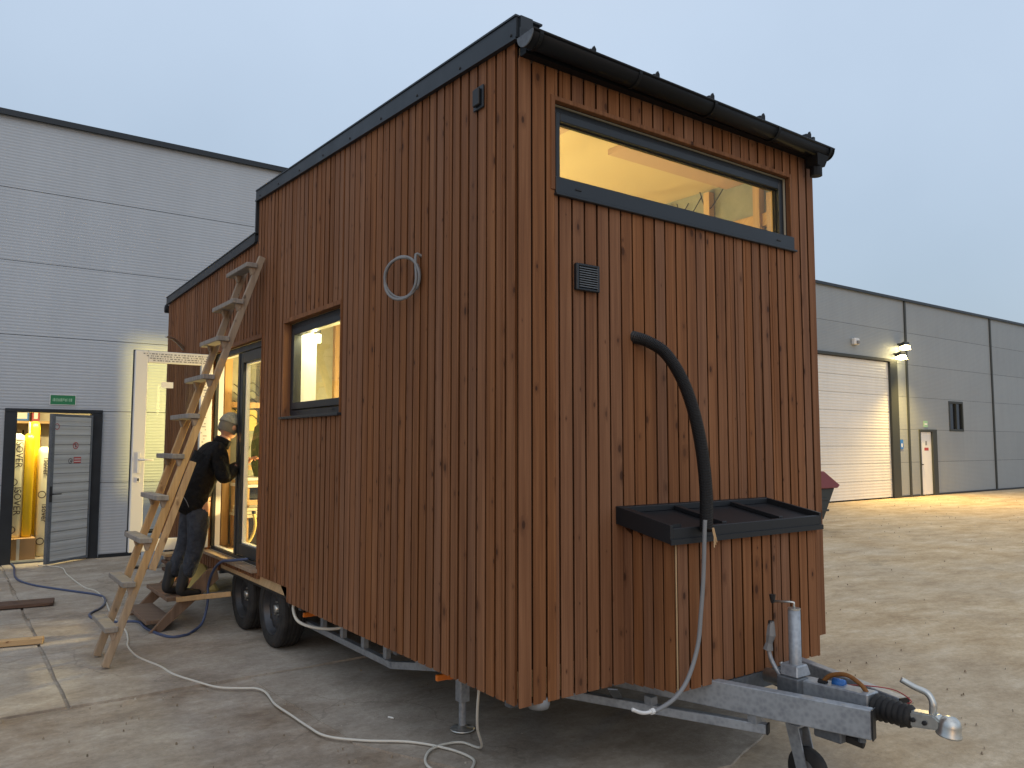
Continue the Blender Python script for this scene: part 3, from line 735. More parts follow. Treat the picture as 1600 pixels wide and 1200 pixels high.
mb = MB(); mb.prism([(W_, -.012, 3.705), (W_, YS+.02, 3.90), (W_, YS+.02, 3.985), (W_, -.012, 3.80)], (.02, 0, 0)); mb.box(W_, W_+.02, YS+.02, LY+.03, 3.45, 3.60); mb.build('fascia', 'anthracite', HS)
MB().tube([(-.03, LY+.06, 3.40), (W_+.03, LY+.06, 3.40)], .05, 12).build('rear_gutter', 'gutter', HS, smooth=True)
# standing seams on the upper roof with dark upright end tabs at the eaves
for x in (.46, .94, 1.41, 1.90, 2.40):
    mb = MB(); mb.prism([(x-.008, -.03, 3.762), (x-.008, YS, 3.957), (x-.008, YS, 3.985), (x-.008, -.03, 3.79)], (.016, 0, 0)); mb.build('roof_seam', 'anthracite', HS)
    mb = MB(); mb.prism([(x-.035, -.035, 3.745), (x+.018, -.035, 3.745), (x+.018, -.035, 3.786), (x+.006, -.035, 3.802)], (0, -.014, 0)); mb.build('seam_end', 'gutter', HS)
# eaves: soffit, black fascia board, half-round gutter
MB().box(.012, W_+.01, -.05, -.001, 3.625, 3.712).build('eaves_board', 'gutter', HS)
MB().box(-.005, .07, -.030, -.012, 3.72, 3.822).build('fascia_end', 'anthracite', HS)
GY, GZ0, GR = -.102, 3.686, .060
GZf = lambda x: GZ0-.010*x; GZ = GZ0
mb = MB(); n = 14; vs = []
for r in (GR, GR-.006):
    for x in (-.030, 2.50):
        for k in range(n+1): a = math.pi+math.pi*k/n; vs.append((x, GY+math.cos(a)*r, GZf(x)+math.sin(a)*r))
q = n+1; fs = []
for k in range(n): fs += [(k, k+1, q+k+1, q+k), (2*q+k, 3*q+k, 3*q+k+1, 2*q+k+1)]
for (a, b) in ((0, 2*q), (q, 3*q)): fs += [(a+k, b+k, b+k+1, a+k+1) for k in range(n)]
fs += [(0, q, 3*q, 2*q), (n, 2*q+n, 3*q+n, q+n)]
mb.add(vs, fs); gt = mb.build('gutter', 'gutter', HS, smooth=False)
for p in gt.data.polygons: p.use_smooth = True
MB().tube([(-.030, GY-GR, GZf(0)+.003), (2.50, GY-GR, GZf(2.5)+.003)], .0075, 8).build('bead', 'gutter', gt, smooth=True)
for x in (-.035, 2.495):
    GZ = GZf(x); mb = MB(); mb.prism([(x, GY+math.cos(math.pi+math.pi*k/n)*(GR+.004), GZ+math.sin(math.pi+math.pi*k/n)*(GR+.004)) for k in range(n+1)], (.006, 0, 0)); mb.build('end_cap', 'galv_dark' if x < 0 else 'gutter', gt)
for x in (.02, .69, 1.30, 1.90, 2.46):
    GZ = GZf(x); mb = MB(); pa = [(x, GY+math.cos(math.pi+math.pi*k/n)*(GR+.005), GZ+math.sin(math.pi+math.pi*k/n)*(GR+.005)) for k in range(n+1)]
    for p1, p2 in zip(pa, pa[1:]): mb.beam(p1, p2, .022, .004, upv=(0, 1, .3))
    mb.build('bracket', 'gutter', gt)
mb = MB(); mb.prism([(2.33, GY-.045, GZ-.05), (2.46, GY-.045, GZ-.05), (2.44, GY-.025, GZ-.12), (2.36, GY-.025, GZ-.12)], (0, .09, 0)); mb.tube([(2.40, GY+.015, GZ-.12), (2.40, GY+.015, GZ-.18)], .040, 12); mb.build('outlet', 'gutter', gt)

# ---- window in the front wall
def frame_rect(mb, mk, a, b, c, d, t0, t1, dep0, dep1):
    """rectangular ring in (u,z); mk(u, dep, z) -> point"""
    for (p, q, r, s) in ((a, a+t0, c, d), (b-t0, b, c, d), (a+t0, b-t0, c, c+t1), (a+t0, b-t0, d-t1, d)):
        pts = [mk(p, dep0, r), mk(q, dep0, r), mk(q, dep0, s), mk(p, dep0, s)]
        mb.prism(pts, mk(p, dep1, r)-mk(p, dep0, r))
    return mb
mkF = lambda u, d, z: Vector((u, d, z)); mkS = lambda u, d, z: Vector((d, u, z))
wn_ = frame_rect(MB(), mkF, .236, 2.226, 2.985, 3.456, .035, .035, .048, .12).build('window', 'anthracite', HS, bevel=.003)
frame_rect(MB(), mkF, .2685, 2.193, 3.02, 3.4235, .03, .045, .036, .10).build('sash', 'anthracite', wn_, bevel=.004)
MB().box(.2985, 2.163, .07, .078, 3.065, 3.379).build('pane', 'glass', wn_)
MB().box(.2985, 2.163, .062, .069, 3.370, 3.379).box(.2985, .306, .062, .069, 3.065, 3.37).box(2.155, 2.163, .062, .069, 3.065, 3.37).build('gasket', 'black', wn_)
MB().box(.232, 2.25, -.012, .047, 2.972, 3.060).build('sill_sheet', 'anthracite', wn_, bevel=.003)
MB().box(.225, 2.262, -.026, .0, 2.960, 2.974).build('sill', 'anthracite', wn_, bevel=.003)
for x in (.38, 2.08): MB().box(x-.02, x+.02, -.017, -.0125, 3.008, 3.018).build('drain_cap', 'black', wn_, bevel=.002)
MB().box(2.155, 2.162, .085, .13, 3.065, 3.379).build('inner_edge', 'timber', wn_)
# timber linings
MB().box(.205, .232, -.006, .047, 2.99, 3.485).build('reveal_board', 'siding', HS, bevel=.002)
MB().box(2.2305, 2.252, -.004, .047, 2.975, 3.485).build('reveal_board', 'siding', HS, bevel=.002)
MB().box(.2325, 2.23, -.005, .047, 3.4605, 3.484).build('reveal_board', 'siding', HS, bevel=.002)
# ---- side window
wy0, wy1, wz0, wz1 = WIN
ws = frame_rect(MB(), mkS, wy0+.012, wy1-.012, wz0+.02, wz1-.015, .05, .05, .060, .13).build('window', 'anthracite', HS, bevel=.003)
frame_rect(MB(), mkS, wy0+.055, wy1-.055, wz0+.075, wz1-.06, .045, .055, .048, .115).build('sash', 'anthracite', ws, bevel=.004)
MB().box(.085, .093, wy0+.098, wy1-.098, wz0+.128, wz1-.113).build('pane', 'glass', ws)
MB().box(-.028, .06, wy0-.01, wy1+.01, wz0-.004, wz0+.016).build('sill', 'anthracite', ws, bevel=.003)
for y in (2.35, 3.02): MB().box(.043, .047, y-.02, y+.02, wz0+.045, wz0+.055).build('drain_cap', 'black', ws)
MB().box(-.004, .06, wy0-.0, wy0+.012, wz0+.018, wz1+.02).build('reveal_board', 'siding', HS)
MB().box(-.004, .06, wy1-.012, wy1, wz0+.018, wz1+.02).build('reveal_board', 'siding', HS)
MB().box(-.005, .06, wy0+.0125, wy1-.0125, wz1-.014, wz1+.018).build('reveal_board', 'siding', HS)
# inner window lining: bright boards
mb = MB(); mb.box(.131, .26, wy1-.06, wy1-.035, wz0+.03, wz1-.02); mb.box(.131, .26, wy0+.056, wy1-.061, wz0+.03, wz0+.05)
mb.build('window_lining', 'white_pvc', HS)
# ---- door opening
dy0, dy1, dz0, dz1 = DOOR
df = MB(); mk = mkS
for (p, q, r, s) in ((dy0+.012, dy0+.06, dz0+.03, dz1-.02), (dy1-.05, dy1-.012, dz0+.03, dz1-.02), (dy0+.06, dy1-.05, dz1-.075, dz1-.02), (dy0+.06, dy1-.05, dz0+.0, dz0+.03)):
    df.box(.045, .078, p, q, r, s)
DF = df.build('door_frame', 'anthracite', HS, bevel=.003)
df = MB()
for (p, q, r, s_) in ((dy0+.012, dy0+.06, dz0+.03, dz1-.02), (dy1-.05, dy1-.012, dz0+.03, dz1-.02), (dy0+.06, dy1-.05, dz1-.075, dz1-.02), (dy0+.06, dy1-.05, dz0+.0, dz0+.03)):
    df.box(.0785, .128, p, q, r, s_)
df.build('inner_frame', 'white_pvc', DF)
MB().box(-.05, .12, dy0-.01, dy1+.01, dz0-.032, dz0-.001).build('door_sill', 'old_timber', HS, bevel=.003)
MB().box(-.004, .044, dy0, dy0+.014, dz0, dz1+.022).build('reveal_board', 'siding', HS)
MB().box(-.004, .044, dy1-.014, dy1, dz0, dz1+.022).build('reveal_board', 'siding', HS)
MB().box(-.005, .044, dy0+.0145, dy1-.0145, dz1-.016, dz1+.020).build('reveal_board', 'siding', HS)
# fixed leaf nearer the camera
LF = frame_rect(MB(), mkS, 3.835, 4.55, .675, 2.57, .085, .10, .052, .118).build('closed_door_leaf', 'anthracite', HS, bevel=.004)
frame_rect(MB(), mkS, 3.922, 4.463, .777, 2.468, .012, .012, .080, .119).build('glazing_bead', 'white_pvc', LF)
MB().box(.094, .100, 3.934, 4.451, .789, 2.456).build('pane', 'glass', LF)
MB().box(.045, .060, 4.545, 4.60, .66, 2.57).build('astragal', 'anthracite', LF, bevel=.003)
# open leaf, swung 90 degrees outwards, inside face white
LX0, LX1, LYY = -.735, .0, 5.335
OL = frame_rect(MB(), mkF, LX0, LX1, .66, 2.62, .115, .115, LYY-.035, LYY+.020).build('open_door_leaf', 'white_pvc', HS, bevel=.005)
frame_rect(MB(), mkF, LX0-.008, LX1, .652, 2.628, .10, .10, LYY+.021, LYY+.045).build('outer_face', 'anthracite', OL)
MB().box(LX0+.115, LX1-.115, LYY-.003, LYY+.003, .775, 2.505).build('pane', 'glass', OL)
MB().box(LX0+.045, LX0+.075, LYY-.046, LYY-.036, 1.42, 1.62).box(LX0+.045, LX0+.075, LYY-.044, LYY-.036, 1.33, 1.38).build('handle_plate', 'white_pvc', OL, bevel=.003)
MB().tube([(LX0+.06, LYY-.045, 1.55), (LX0+.06, LYY-.095, 1.55), (LX0+.18, LYY-.098, 1.548)], .010, 8).build('handle', 'white_pvc', OL, smooth=True)
MB().box(LX0+.052, LX0+.068, LYY-.0465, LYY-.044, 1.345, 1.37).build('keyhole', 'black', OL)
MB().box(LX0+.25, LX0+.36, LYY-.0062, LYY-.0035, 2.26, 2.32).build('paper_label', 'white', OL)
# protective film with rows of small grey print along the top rail and hinge stile
rng2 = random.Random(9); mb = MB()
for row, z in enumerate((2.592, 2.570, 2.548, 2.527)):
    x = LX0+.07+row*.03
    while x < LX1-.03:
        wd = rng2.uniform(.006, .03); mb.box(x, x+wd, LYY-.0368, LYY-.0355, z-.005, z+.005); x += wd+rng2.uniform(.006, .02)
for k in range(60):
    z = .7+k*.031; x = LX1-.105+rng2.uniform(0, .05)
    if 2.0 < z < 2.1: continue
    mb.box(x, x+rng2.uniform(.01, .04), LYY-.0368, LYY-.0355, z-.004, z+.004)
stuff(mb.build('film_print', 'cable_grey', OL))
MB().box(LX1-.095, LX1-.06, LYY-.038, LYY-.0355, 1.99, 2.06).build('black_label', 'black', OL)
for z in (.9, 1.6, 2.35): MB().tube([(.012, LYY+.01, z-.05), (.012, LYY+.01, z+.05)], .012, 8).build('hinge', 'galv_dark', OL, smooth=True)

# ---- front equipment box
b0, b1, bz0, bz1 = .680, 1.865, .505, 1.235; BD = -.355
place_planks(lambda a, b, z0, z1, z2, dz, tl: plank_mesh(a, b, z0, z1, z2, dz, tl, 'x', BD, -1, HS), b0+.022, b1, bz0, lambda x: bz1-.005, [], pitch=.086)
zb_ = lambda y: .47+(.505-.47)*(-y/.355)
for i in range(5):
    y1 = -.004-i*.0705; y0 = y1-.0625
    plank_mesh(y0, y1, zb_(y0), 1.235, 1.275, rng.uniform(-.001, .001), 0, 'y', b0, -1, HS)
for i in range(4):
    y1 = -.002-i*.088; y0 = y1-.086
    MB().box(b1, b1+.02, y0, y1, .50, 1.24).build('plank', 'siding', HS, bevel=.002)
MB().box(b0+.021, b1-.001, BD+.029, .018, .515, 1.22).build('box_core', 'membrane', HS)
MB().box(b0+.012, b0+.0165, BD-.003, BD+.003, .52, 1.21).build('edge_strip', 'timber', HS)
# tray on top, falling slightly to the front
TR = part_empty('box_tray', (1.27, -.2, 1.25), HS)
tx0, tx1, ty0, ty1 = .630, 1.888, -.382, -.002
tz = lambda y: 1.292+(1.222-1.292)*(-y/.38)
def slanted(x0, x1, y0, y1, d0, d1):
    mb = MB(); return mb.prism([(x0, y0, tz(y0)+d0), (x0, y1, tz(y1)+d0), (x0, y1, tz(y1)+d1), (x0, y0, tz(y0)+d1)], (x1-x0, 0, 0))
slanted(tx0+.02, tx1-.02, ty0+.02, ty1-.001, .044, .056).build('tray_floor', 'tray', TR)
slanted(tx0, tx0+.02, ty0, ty1, -.003, .088).build('side_rim', 'tray', TR, bevel=.002)
slanted(tx1-.02, tx1, ty0, ty1, -.003, .088).build('side_rim', 'tray', TR, bevel=.002)
slanted(tx0+.02, tx1-.02, ty1-.03, ty1, .057, .088).build('back_rim', 'tray', TR, bevel=.002)
slanted(tx0+.02, tx1-.02, ty0, ty0+.02, -.003, .072).build('front_rim', 'tray', TR, bevel=.002)
slanted(tx0-.004, tx1+.004, ty0-.008, ty0-.001, -.004, .022).build('drip_edge', 'tray', TR)
slanted(tx0+.021, tx0+.10, ty0+.021, ty0+.055, .057, .086).build('corner_block', 'tray', TR)
slanted(tx0+.021, tx0+.055, ty0+.056, ty1-.031, .057, .086).build('inner_rail', 'tray', TR)
for x in (1.04, 1.52): slanted(x, x+.035, ty0+.021, ty1-.031, .057, .080).build('cross_batten', 'tray', TR, bevel=.002)
# ---- small grilles
t = part_empty('vent_grille', (.43, -.03, 2.49), HS)
frame_rect(MB(), mkF, .352, .511, 2.488, 2.628, .018, .014, -.028, -.003).build('rim', 'anthracite', t, bevel=.004)
for k in range(9):
    z = 2.506+k*.0122; mb = MB(); mb.prism([(.370, -.029, z), (.370, -.029, z+.005), (.370, -.014, z+.010), (.370, -.014, z+.005)], (.123, 0, 0)); mb.build('louvre', 'galv_dark', t)
MB().box(.370, .493, -.008, -.003, 2.502, 2.614).build('grille_back', 'black', t)
t = part_empty('vent_cap', (-.01, .34, 3.5), HS)
MB().box(-.014, -.003, .293, .387, 3.468, 3.592).build('back_plate', 'anthracite', t, bevel=.003)
MB().box(-.030, -.0145, .312, .372, 3.485, 3.577).build('flap', 'black', t, bevel=.004)
# raised horn-like cable stub over the open leaf
mb = MB(); mb.tube(smooth_path([(.0, 6.55, 2.80), (-.05, 6.50, 2.84), (-.16, 6.35, 2.885), (-.30, 6.05, 2.87)], 5), [.022]*6+[.018]*5+[.012]*5, 8); mb.build('cable_stub', 'zinc', HS, smooth=True)

# ---- chassis, wheels, drawbar (all move with the house)
CH = part_empty('chassis', (1.25, 3.5, .2), HS)
for sx in (1, -1):
    X = lambda x: x if sx > 0 else 2.5-x
    def bb(x0, x1, *a): 
        p, q = sorted((X(x0), X(x1))); return MB().box(p, q, *a)
    bb(.28, .34, .9, 7.2, .40, .469).build('upper_rail', 'galv_dark', CH)
    bb(.28, .325, 1.82, 3.4, .195, .240).build('lower_rail', 'galv', CH, bevel=.003)
    mb = MB(); mb.beam((X(.3025), 1.83, .2175), (X(.3025), .95, .395), .045, .045); mb.build('lower_rail', 'galv', CH)
    for y in (1.9, 2.25, 2.62, 3.0, 1.45): bb(.285, .320, y, y+.05, .241 if y > 1.8 else .31, .40).build('strut', 'galv', CH)
    bb(.28, .34, 3.45, 4.95, .30, .40).build('axle_beam', 'galv_dark', CH)
    for y in (2.95, .92):
        bb(.10, .27, y-.012, y+.012, .36, .395).build('marker_lamp', 'orange', CH, bevel=.004)
    for y in (.2, 1.4, 3.0, 5.2, 6.6): 
        if sx > 0: MB().box(.1, 2.4, y, y+.05, .401, .468).build('cross_member', 'galv_dark', CH)
    # corner support leg
    lx, ly = X(.36), 1.05
    LG = part_empty('support_leg', (lx, ly, 0), HS)
    MB().box(lx-.032, lx+.032, ly-.032, ly+.032, .17, .40).build('outer_tube', 'galv', LG, bevel=.004)
    MB().tube([(lx, ly, .02), (lx, ly, .17)], .022, 14).build('inner_tube', 'galv', LG, smooth=False)
    MB().lathe([(0, .0), (.072, .0), (.075, .006), (.07, .012), (.03, .016), (.026, .03), (0, .03)], (lx, ly, .004), (0, 0, 1), 28).build('foot_plate', 'zinc', LG, smooth=True)
MB().box(.22, .30, .98, 1.05, .33, .385).build('orange_lamp', 'orange', CH, bevel=.006)
MB().lathe([(0, 0), (.05, 0), (.055, .02), (.05, .05), (0, .05)], (.16, .05, .435), (0, 0, 1), 20).build('drain_boss', 'cable_grey', CH, smooth=True)
# wheel arches: dark inner box
for x0 in (.03, 2.22):
    MB().box(x0, x0+.25, 3.06, 4.90, .585, .60).build('arch_liner', 'black', CH)
    mb = MB(); mb.prism([(x0, 3.06, .42), (x0, 3.30, .595), (x0, 3.06, .595)], (.25, 0, 0)); mb.build('mudguard', 'black', CH)
def wheel(x, y, sgn):
    t = part_empty('wheel', (x, y, .315), HS); c = (x, y, .315); ax = (-1, 0, 0) if sgn > 0 else (1, 0, 0)
    pr = [(.205, -.085), (.215, -.098), (.26, -.102), (.295, -.094), (.308, -.08)]
    for h in (-.055, -.02, .015, .05): pr += [(.312, h-.012), (.304, h-.009), (.304, h+.003), (.312, h+.006)]
    pr += [(.308, .08), (.295, .094), (.26, .102), (.215, .098), (.205, .085)]
    MB().lathe(pr+[pr[0]], c, ax, 40).build('tyre', 'rubber', t, smooth=False)
    rim = MB().lathe([(.205, .088), (.198, .082), (.19, .04), (.175, .028), (.16, .04), (.135, .055), (.10, .048), (.07, .03), (.0, .03)], c, ax, 36).build('rim', 'rim', t, smooth=True)
    A = Vector(ax)
    for k in range(10):
        an = 2*math.pi*k/10; p = Vector(c)+A*.050+Vector((0, math.cos(an), math.sin(an)))*.148
        MB().lathe([(0, 0), (.016, 0), (.016, .001), (0, .001)], p, A, 10).build('rim_hole', 'black', rim)
    for k in range(5):
        an = 2*math.pi*k/5+.3; p = Vector(c)+A*.036+Vector((0, math.cos(an), math.sin(an)))*.056
        MB().lathe([(0, 0), (.0095, 0), (.0085, .016), (0, .016)], p, A, 6).build('wheel_nut', 'zinc', rim)
    MB().lathe([(.034, .02), (.034, .055), (.028, .062), (0, .064)], c, ax, 18).build('hub_cap', 'zinc', t, smooth=True)
for y in (3.60, 4.40):
    wheel(.165, y, 1); wheel(2.335, y, -1)
    MB().tube([(.2, y, .315), (2.3, y, .315)], .04, 10).build('axle', 'galv_dark', CH, smooth=True)
# drawbar
DB = part_empty('drawbar', (1.32, -.5, .4), HS)
mb = MB(); mb.beam((1.185, -1.055, .458), (.58, .92, .458), .055, .130); mb.build('drawbar_beam', 'galv', DB, bevel=.004)
mb = MB(); mb.beam((1.455, -1.055, .458), (2.06, .92, .458), .055, .130); mb.build('drawbar_beam', 'galv', DB, bevel=.004)
mb = MB(); mb.beam((1.185+.0008, -1.056-.001, .458), (1.185+.0025, -1.0625, .458), .057, .132); mb.build('end_plug', 'black', DB)
mb = MB(); mb.beam((1.455, -1.056, .458), (1.453, -1.0625, .458), .057, .132); mb.build('end_plug', 'black', DB)
# lower strut frame beneath the near beam
mb = MB(); mb.beam((1.065, -.585, .330), (.62, .42, .330), .045, .045); mb.build('lower_bar', 'galv', DB, bevel=.003)
mb = MB(); mb.beam((1.0655, -.5862, .330), (1.0685, -.593, .330), .047, .047); mb.build('end_plug', 'black', DB)
mb = MB(); mb.beam((1.62, -.56, .330), (1.95, .42, .330), .045, .045); mb.build('lower_bar', 'galv', DB, bevel=.003)
for (x, y) in ((1.045, -.54), (.83, -.055)): MB().box(x-.03, x+.015, y-.02, y+.03, .353, .393).build('strut', 'galv', DB)
for (x, y) in ((1.61, -.52), (1.78, 0)): MB().box(x-.02, x+.025, y-.02, y+.03, .353, .393).build('strut', 'galv', DB)
mb = MB(); mb.beam((.75, .12, .352), (.58, -.02, .462), .05, .006); mb.build('brace', 'galv_dark', DB)
MB().box(1.0, 1.66, -.36, -.30, .42, .50).build('cross_tube', 'galv_dark', DB)
MB().box(1.17, 1.47, -.95, -.90, .40, .50).build('cross_tube', 'galv_dark', DB)
# overrun tube, bellows, coupling
cx = 1.32
MB().tube([(cx, -.40, .50), (cx, -.98, .50)], .036, 16).build('overrun_tube', 'zinc', DB, smooth=True)
mb = MB(); mb.prism([(cx-.05, -.60, .535), (cx-.05, -.985, .552), (cx-.05, -.985, .44), (cx-.05, -.60, .44)], (.10, 0, 0)); mb.build('overrun_housing', 'galv', DB, bevel=.006)
pr = [(.030, 0)]
for k in range(7): pr += [(.045, .004+k*.026), (.060-k*.0015, .014+k*.026), (.045, .024+k*.026)]
pr += [(.033, .19)]
MB().lathe(pr, (cx, -.985, .492), (.0, -1, 0), 24).build('bellows', 'rubber', DB, smooth=True)
mb = MB(); mb.prism([(cx-.032, -1.165, .525), (cx-.032, -1.27, .535), (cx-.032, -1.30, .515), (cx-.032, -1.30, .475), (cx-.032, -1.165, .455)], (.064, 0, 0)); cpl = mb.build('coupling', 'zinc', DB, bevel=.008, seg=2)
MB().lathe([(0, .048), (.022, .046), (.038, .034), (.046, .012), (.047, -.02), (.052, -.026), (.052, -.032), (.044, -.034), (0, -.034)], (cx, -1.325, .490), (0, -.15, 1), 24).build('coupling_head', 'zinc', DB, smooth=True)
MB().tube(smooth_path([(cx, -1.255, .53), (cx, -1.258, .575), (cx, -1.235, .612), (cx-.01, -1.185, .628), (cx-.02, -1.13, .650)], 4), [.016]*5+[.014]*6+[.013]*6, 10).build('coupling_lever', 'zinc', DB, smooth=True)
for y in (-1.185, -1.235): MB().lathe([(0, 0), (.011, 0), (.010, .010), (0, .011)], (cx-.032, y, .492), (-1, 0, 0), 6).build('bolt', 'black', DB)
# jockey wheel
jx, jy = 1.30, -.590
JK = part_empty('jockey_wheel', (jx, jy, 0), HS)
MB().tube([(jx, jy, .30), (jx, jy, .868)], .030, 18).build('outer_tube', 'galv', JK, smooth=True)
MB().tube([(jx, jy, .868), (jx, jy, .876)], .031, 18).build('tube_cap', 'zinc', JK, smooth=False)
MB().tube([(jx, jy, .20), (jx, jy, .30)], .024, 16).build('inner_tube', 'galv_dark', JK, smooth=True)
MB().tube([(jx, jy, .876), (jx, jy, .902), (jx-.01, jy+.02, .904), (jx-.03, jy+.105, .896)], .006, 8).build('crank', 'zinc', JK, smooth=True)
MB().tube([(jx-.03, jy+.105, .888), (jx-.03, jy+.105, .905), (jx-.03, jy+.105, .93)], [.009, .013, .017], 10).build('crank_knob', 'black', JK)
mb = MB(); mb.prism([(jx-.06, jy-.05, .545), (jx+.06, jy-.05, .545), (jx+.045, jy-.04, .600), (jx-.045, jy-.04, .600)], (0, .10, 0)); mb.build('clamp', 'galv', JK, bevel=.006)
mb = MB(); mb.prism([(jx-.075, jy-.06, .43), (jx+.02, jy-.06, .43), (jx+.02, jy-.06, .544), (jx-.075, jy-.06, .544)], (0, .12, 0)); mb.build('clamp_bracket', 'galv_dark', JK, bevel=.004)
wy, wz = jy-.055, .105
mb = MB(); 
for dx in (-.045, .037): mb.prism([(jx+dx, jy-.035, .30), (jx+dx, jy+.035, .30), (jx+dx, wy+.03, wz-.02), (jx+dx, wy-.03, wz-.02)], (.008, 0, 0))
mb.box(jx-.045, jx+.045, jy-.035, jy+.035, .30, .31); mb.build('fork', 'galv', JK)
MB().lathe([(.05, -.028), (.095, -.028), (.104, -.015), (.104, .015), (.095, .028), (.05, .028)], (jx, wy, .105), (1, 0, 0), 28).build('castor_tyre', 'rubber', JK, smooth=True)
MB().lathe([(.0, -.022), (.05, -.022), (.05, .022), (0, .022)], (jx, wy, .105), (1, 0, 0), 20).build('castor_hub', 'cable_grey', JK)
# handbrake lever with a torn plastic sleeve
HB = part_empty('handbrake', (1.25, -.52, .5), HS)
MB().tube(smooth_path([(1.27, -.56, .50), (1.255, -.51, .56), (1.245, -.475, .64), (1.245, -.48, .74)], 4), .011, 8).build('lever', 'galv', HB, smooth=True)
MB().tube([(1.285, -.575, .50), (1.275, -.545, .56), (1.262, -.53, .60)], .009, 8).build('pawl_rod', 'zinc', HB, smooth=True)
MB().tube([(1.245, -.48, .735), (1.247, -.49, .80)], .014, 8).build('grip', 'black', HB, smooth=True)
sv = [(1.243, -.470, .655), (1.243, -.478, .69), (1.246, -.487, .73), (1.247, -.488, .765), (1.248, -.492, .80)]
MB().tube(sv, [.026, .017, .024, .020, .013], 7, caps=False).build('plastic_sleeve', 'cable_grey', HB)
# breakaway hose, blue fitting, thin red wire
MB().tube(smooth_path([(1.30, -.74, .545), (1.305, -.78, .585), (1.31, -.86, .605), (1.315, -.93, .575), (1.32, -.965, .53)], 5), .011, 8).build('brown_hose', wood('rusty_hose', (.36, .17, .06), (.27, .12, .04), (.16, .07, .03), (.1, .05, .03)), DB, smooth=True)
MB().tube([(1.335, -.775, .548), (1.34, -.83, .548)], .022, 12).build('blue_fitting', 'blue_sign', DB, smooth=True)
MB().tube([(1.30, -.72, .545), (1.30, -.76, .548)], .014, 8).build('hose_clip', 'black', DB)
MB().tube(smooth_path([(1.40, -.80, .53), (1.42, -.93, .55), (1.46, -1.02, .545), (1.44, -1.10, .52), (1.43, -1.06, .50)], 5), .003, 6).build('red_wire', 'red_print', DB, smooth=True)
MB().box(1.15, 1.20, -.92, -.78, .335, .392).build('brake_bracket', 'galv_dark', DB, bevel=.006)
MB().tube([(1.20, -.86, .36), (1.22, -.99, .345)], .022, 10).build('rubber_buffer', 'rubber', DB, smooth=True)
MB().lathe([(0, 0), (.018, 0), (.016, .03), (0, .03)], (1.19, -1.0, .364), (0, 0, 1), 8).build('bolt', 'galv_dark', DB)

# ---- inside the house: partition, studs, lights
PY = 5.72
mb = MB(); mb.box(.132, 1.55, PY, PY+.02, .626, 3.34); mb.build('partition', 'gypsum', HS)
MB().box(.132, .205, PY-.05, PY-.001, .626, 3.34).build('door_lining', 'cream', HS)
MB().box(.206, .222, PY-.06, PY-.001, .626, 3.34).build('dark_strip', 'dark_timber', HS)  # solid dark timber strip between door lining and stud
MB().box(.223, .300, PY-.07, PY-.001, .626, 3.34).build('stud', 'timber', HS, bevel=.003)
for x in (.62, 1.05, 1.48): MB().box(x, x+.06, PY-.07, PY-.001, .626, 3.34).build('stud', 'timber', HS, bevel=.003)
for x0, z0, x1, z1 in ((.301, 2.10, .619, 2.16), (.301, 1.42, .619, 1.47), (.68, 2.3, 1.049, 2.36)): MB().box(x0, x1, PY-.065, PY-.001, z0, z1).build('noggin', 'timber', HS)
ly_ = MB().box(.305, .60, PY-.02, PY-.002, 1.85, 2.08).build('yellow_tape_panel', 'foam', HS)
for k in range(5):   # dark cable loops stapled on the partition
    z = 2.0+.09*k; MB().tube(smooth_path([(.33, PY-.03, z), (.42, PY-.05, z-.06), (.52, PY-.04, z+.02), (.60, PY-.03, z-.03)], 4), .004, 5).build('wire', 'black', HS, smooth=True)
# right wall studs, rails and chipboard strip seen through the front and side windows
for y in (.30, .74, 1.15, 1.75, 2.35, 2.95, 3.55, 4.3): MB().box(W_-.19, W_-.131, y, y+.055, .626, 3.58 if y < 3.8 else 3.33).build('stud', 'timber', HS, bevel=.003)
for z in (3.22, 2.05): MB().box(W_-.165, W_-.131, .14, 3.84, z, z+.09).build('wall_rail', 'pine_x', HS)
for (y0, y1) in ((.61, 1.14), (1.21, 1.74), (1.81, 2.34)):
    MB().box(W_-.137, W_-.1305, y0, y1, 3.18, 3.186).build('board_joint', 'dark_print', HS)
for y, z in ((1.62, 3.40), (1.95, 3.42), (2.3, 3.38), (.85, 3.46), (.98, 3.44), (.62, 3.50), (1.3, 3.46)):
    MB().tube(smooth_path([(W_-.14, y, z+.12), (W_-.18, y+.06, z), (W_-.17, y+.16, z-.05), (W_-.15, y+.24, z+.12)], 4), .004, 5).build('wire', 'black', HS, smooth=True)
for (x0, x1) in ((.14, .72), (1.18, 2.36)):
    mb = MB(); mb.prism([(x0, .46, 3.572), (x0, .62, 3.572), (x0, .62, 3.606), (x0, .46, 3.604)], (x1-x0, 0, 0)); mb.build('ceiling_beam', 'beam_in', HS)
for y in (1.4, 2.2, 3.0):
    MB().box(.14, 2.36, y, y+.004, 3.598+y*.012, 3.602+y*.012).build('ceiling_joint', 'dark_timber', HS)
MB().tube(smooth_path([(.35, .50, 3.60), (.36, .50, 3.52), (.42, .49, 3.50), (.48, .48, 3.53)], 4), .006, 6).build('wire', 'black', HS, smooth=True)
mb = MB(); mb.beam((1.75, 2.9, 2.0), (1.55, 2.8, 3.55), .07, .045); mb.build('stud', 'timber', HS)
mb = MB(); mb.beam((1.2, 2.6, 1.2), (1.05, 2.4, 3.5), .07, .045); mb.build('stud', 'timber', HS)
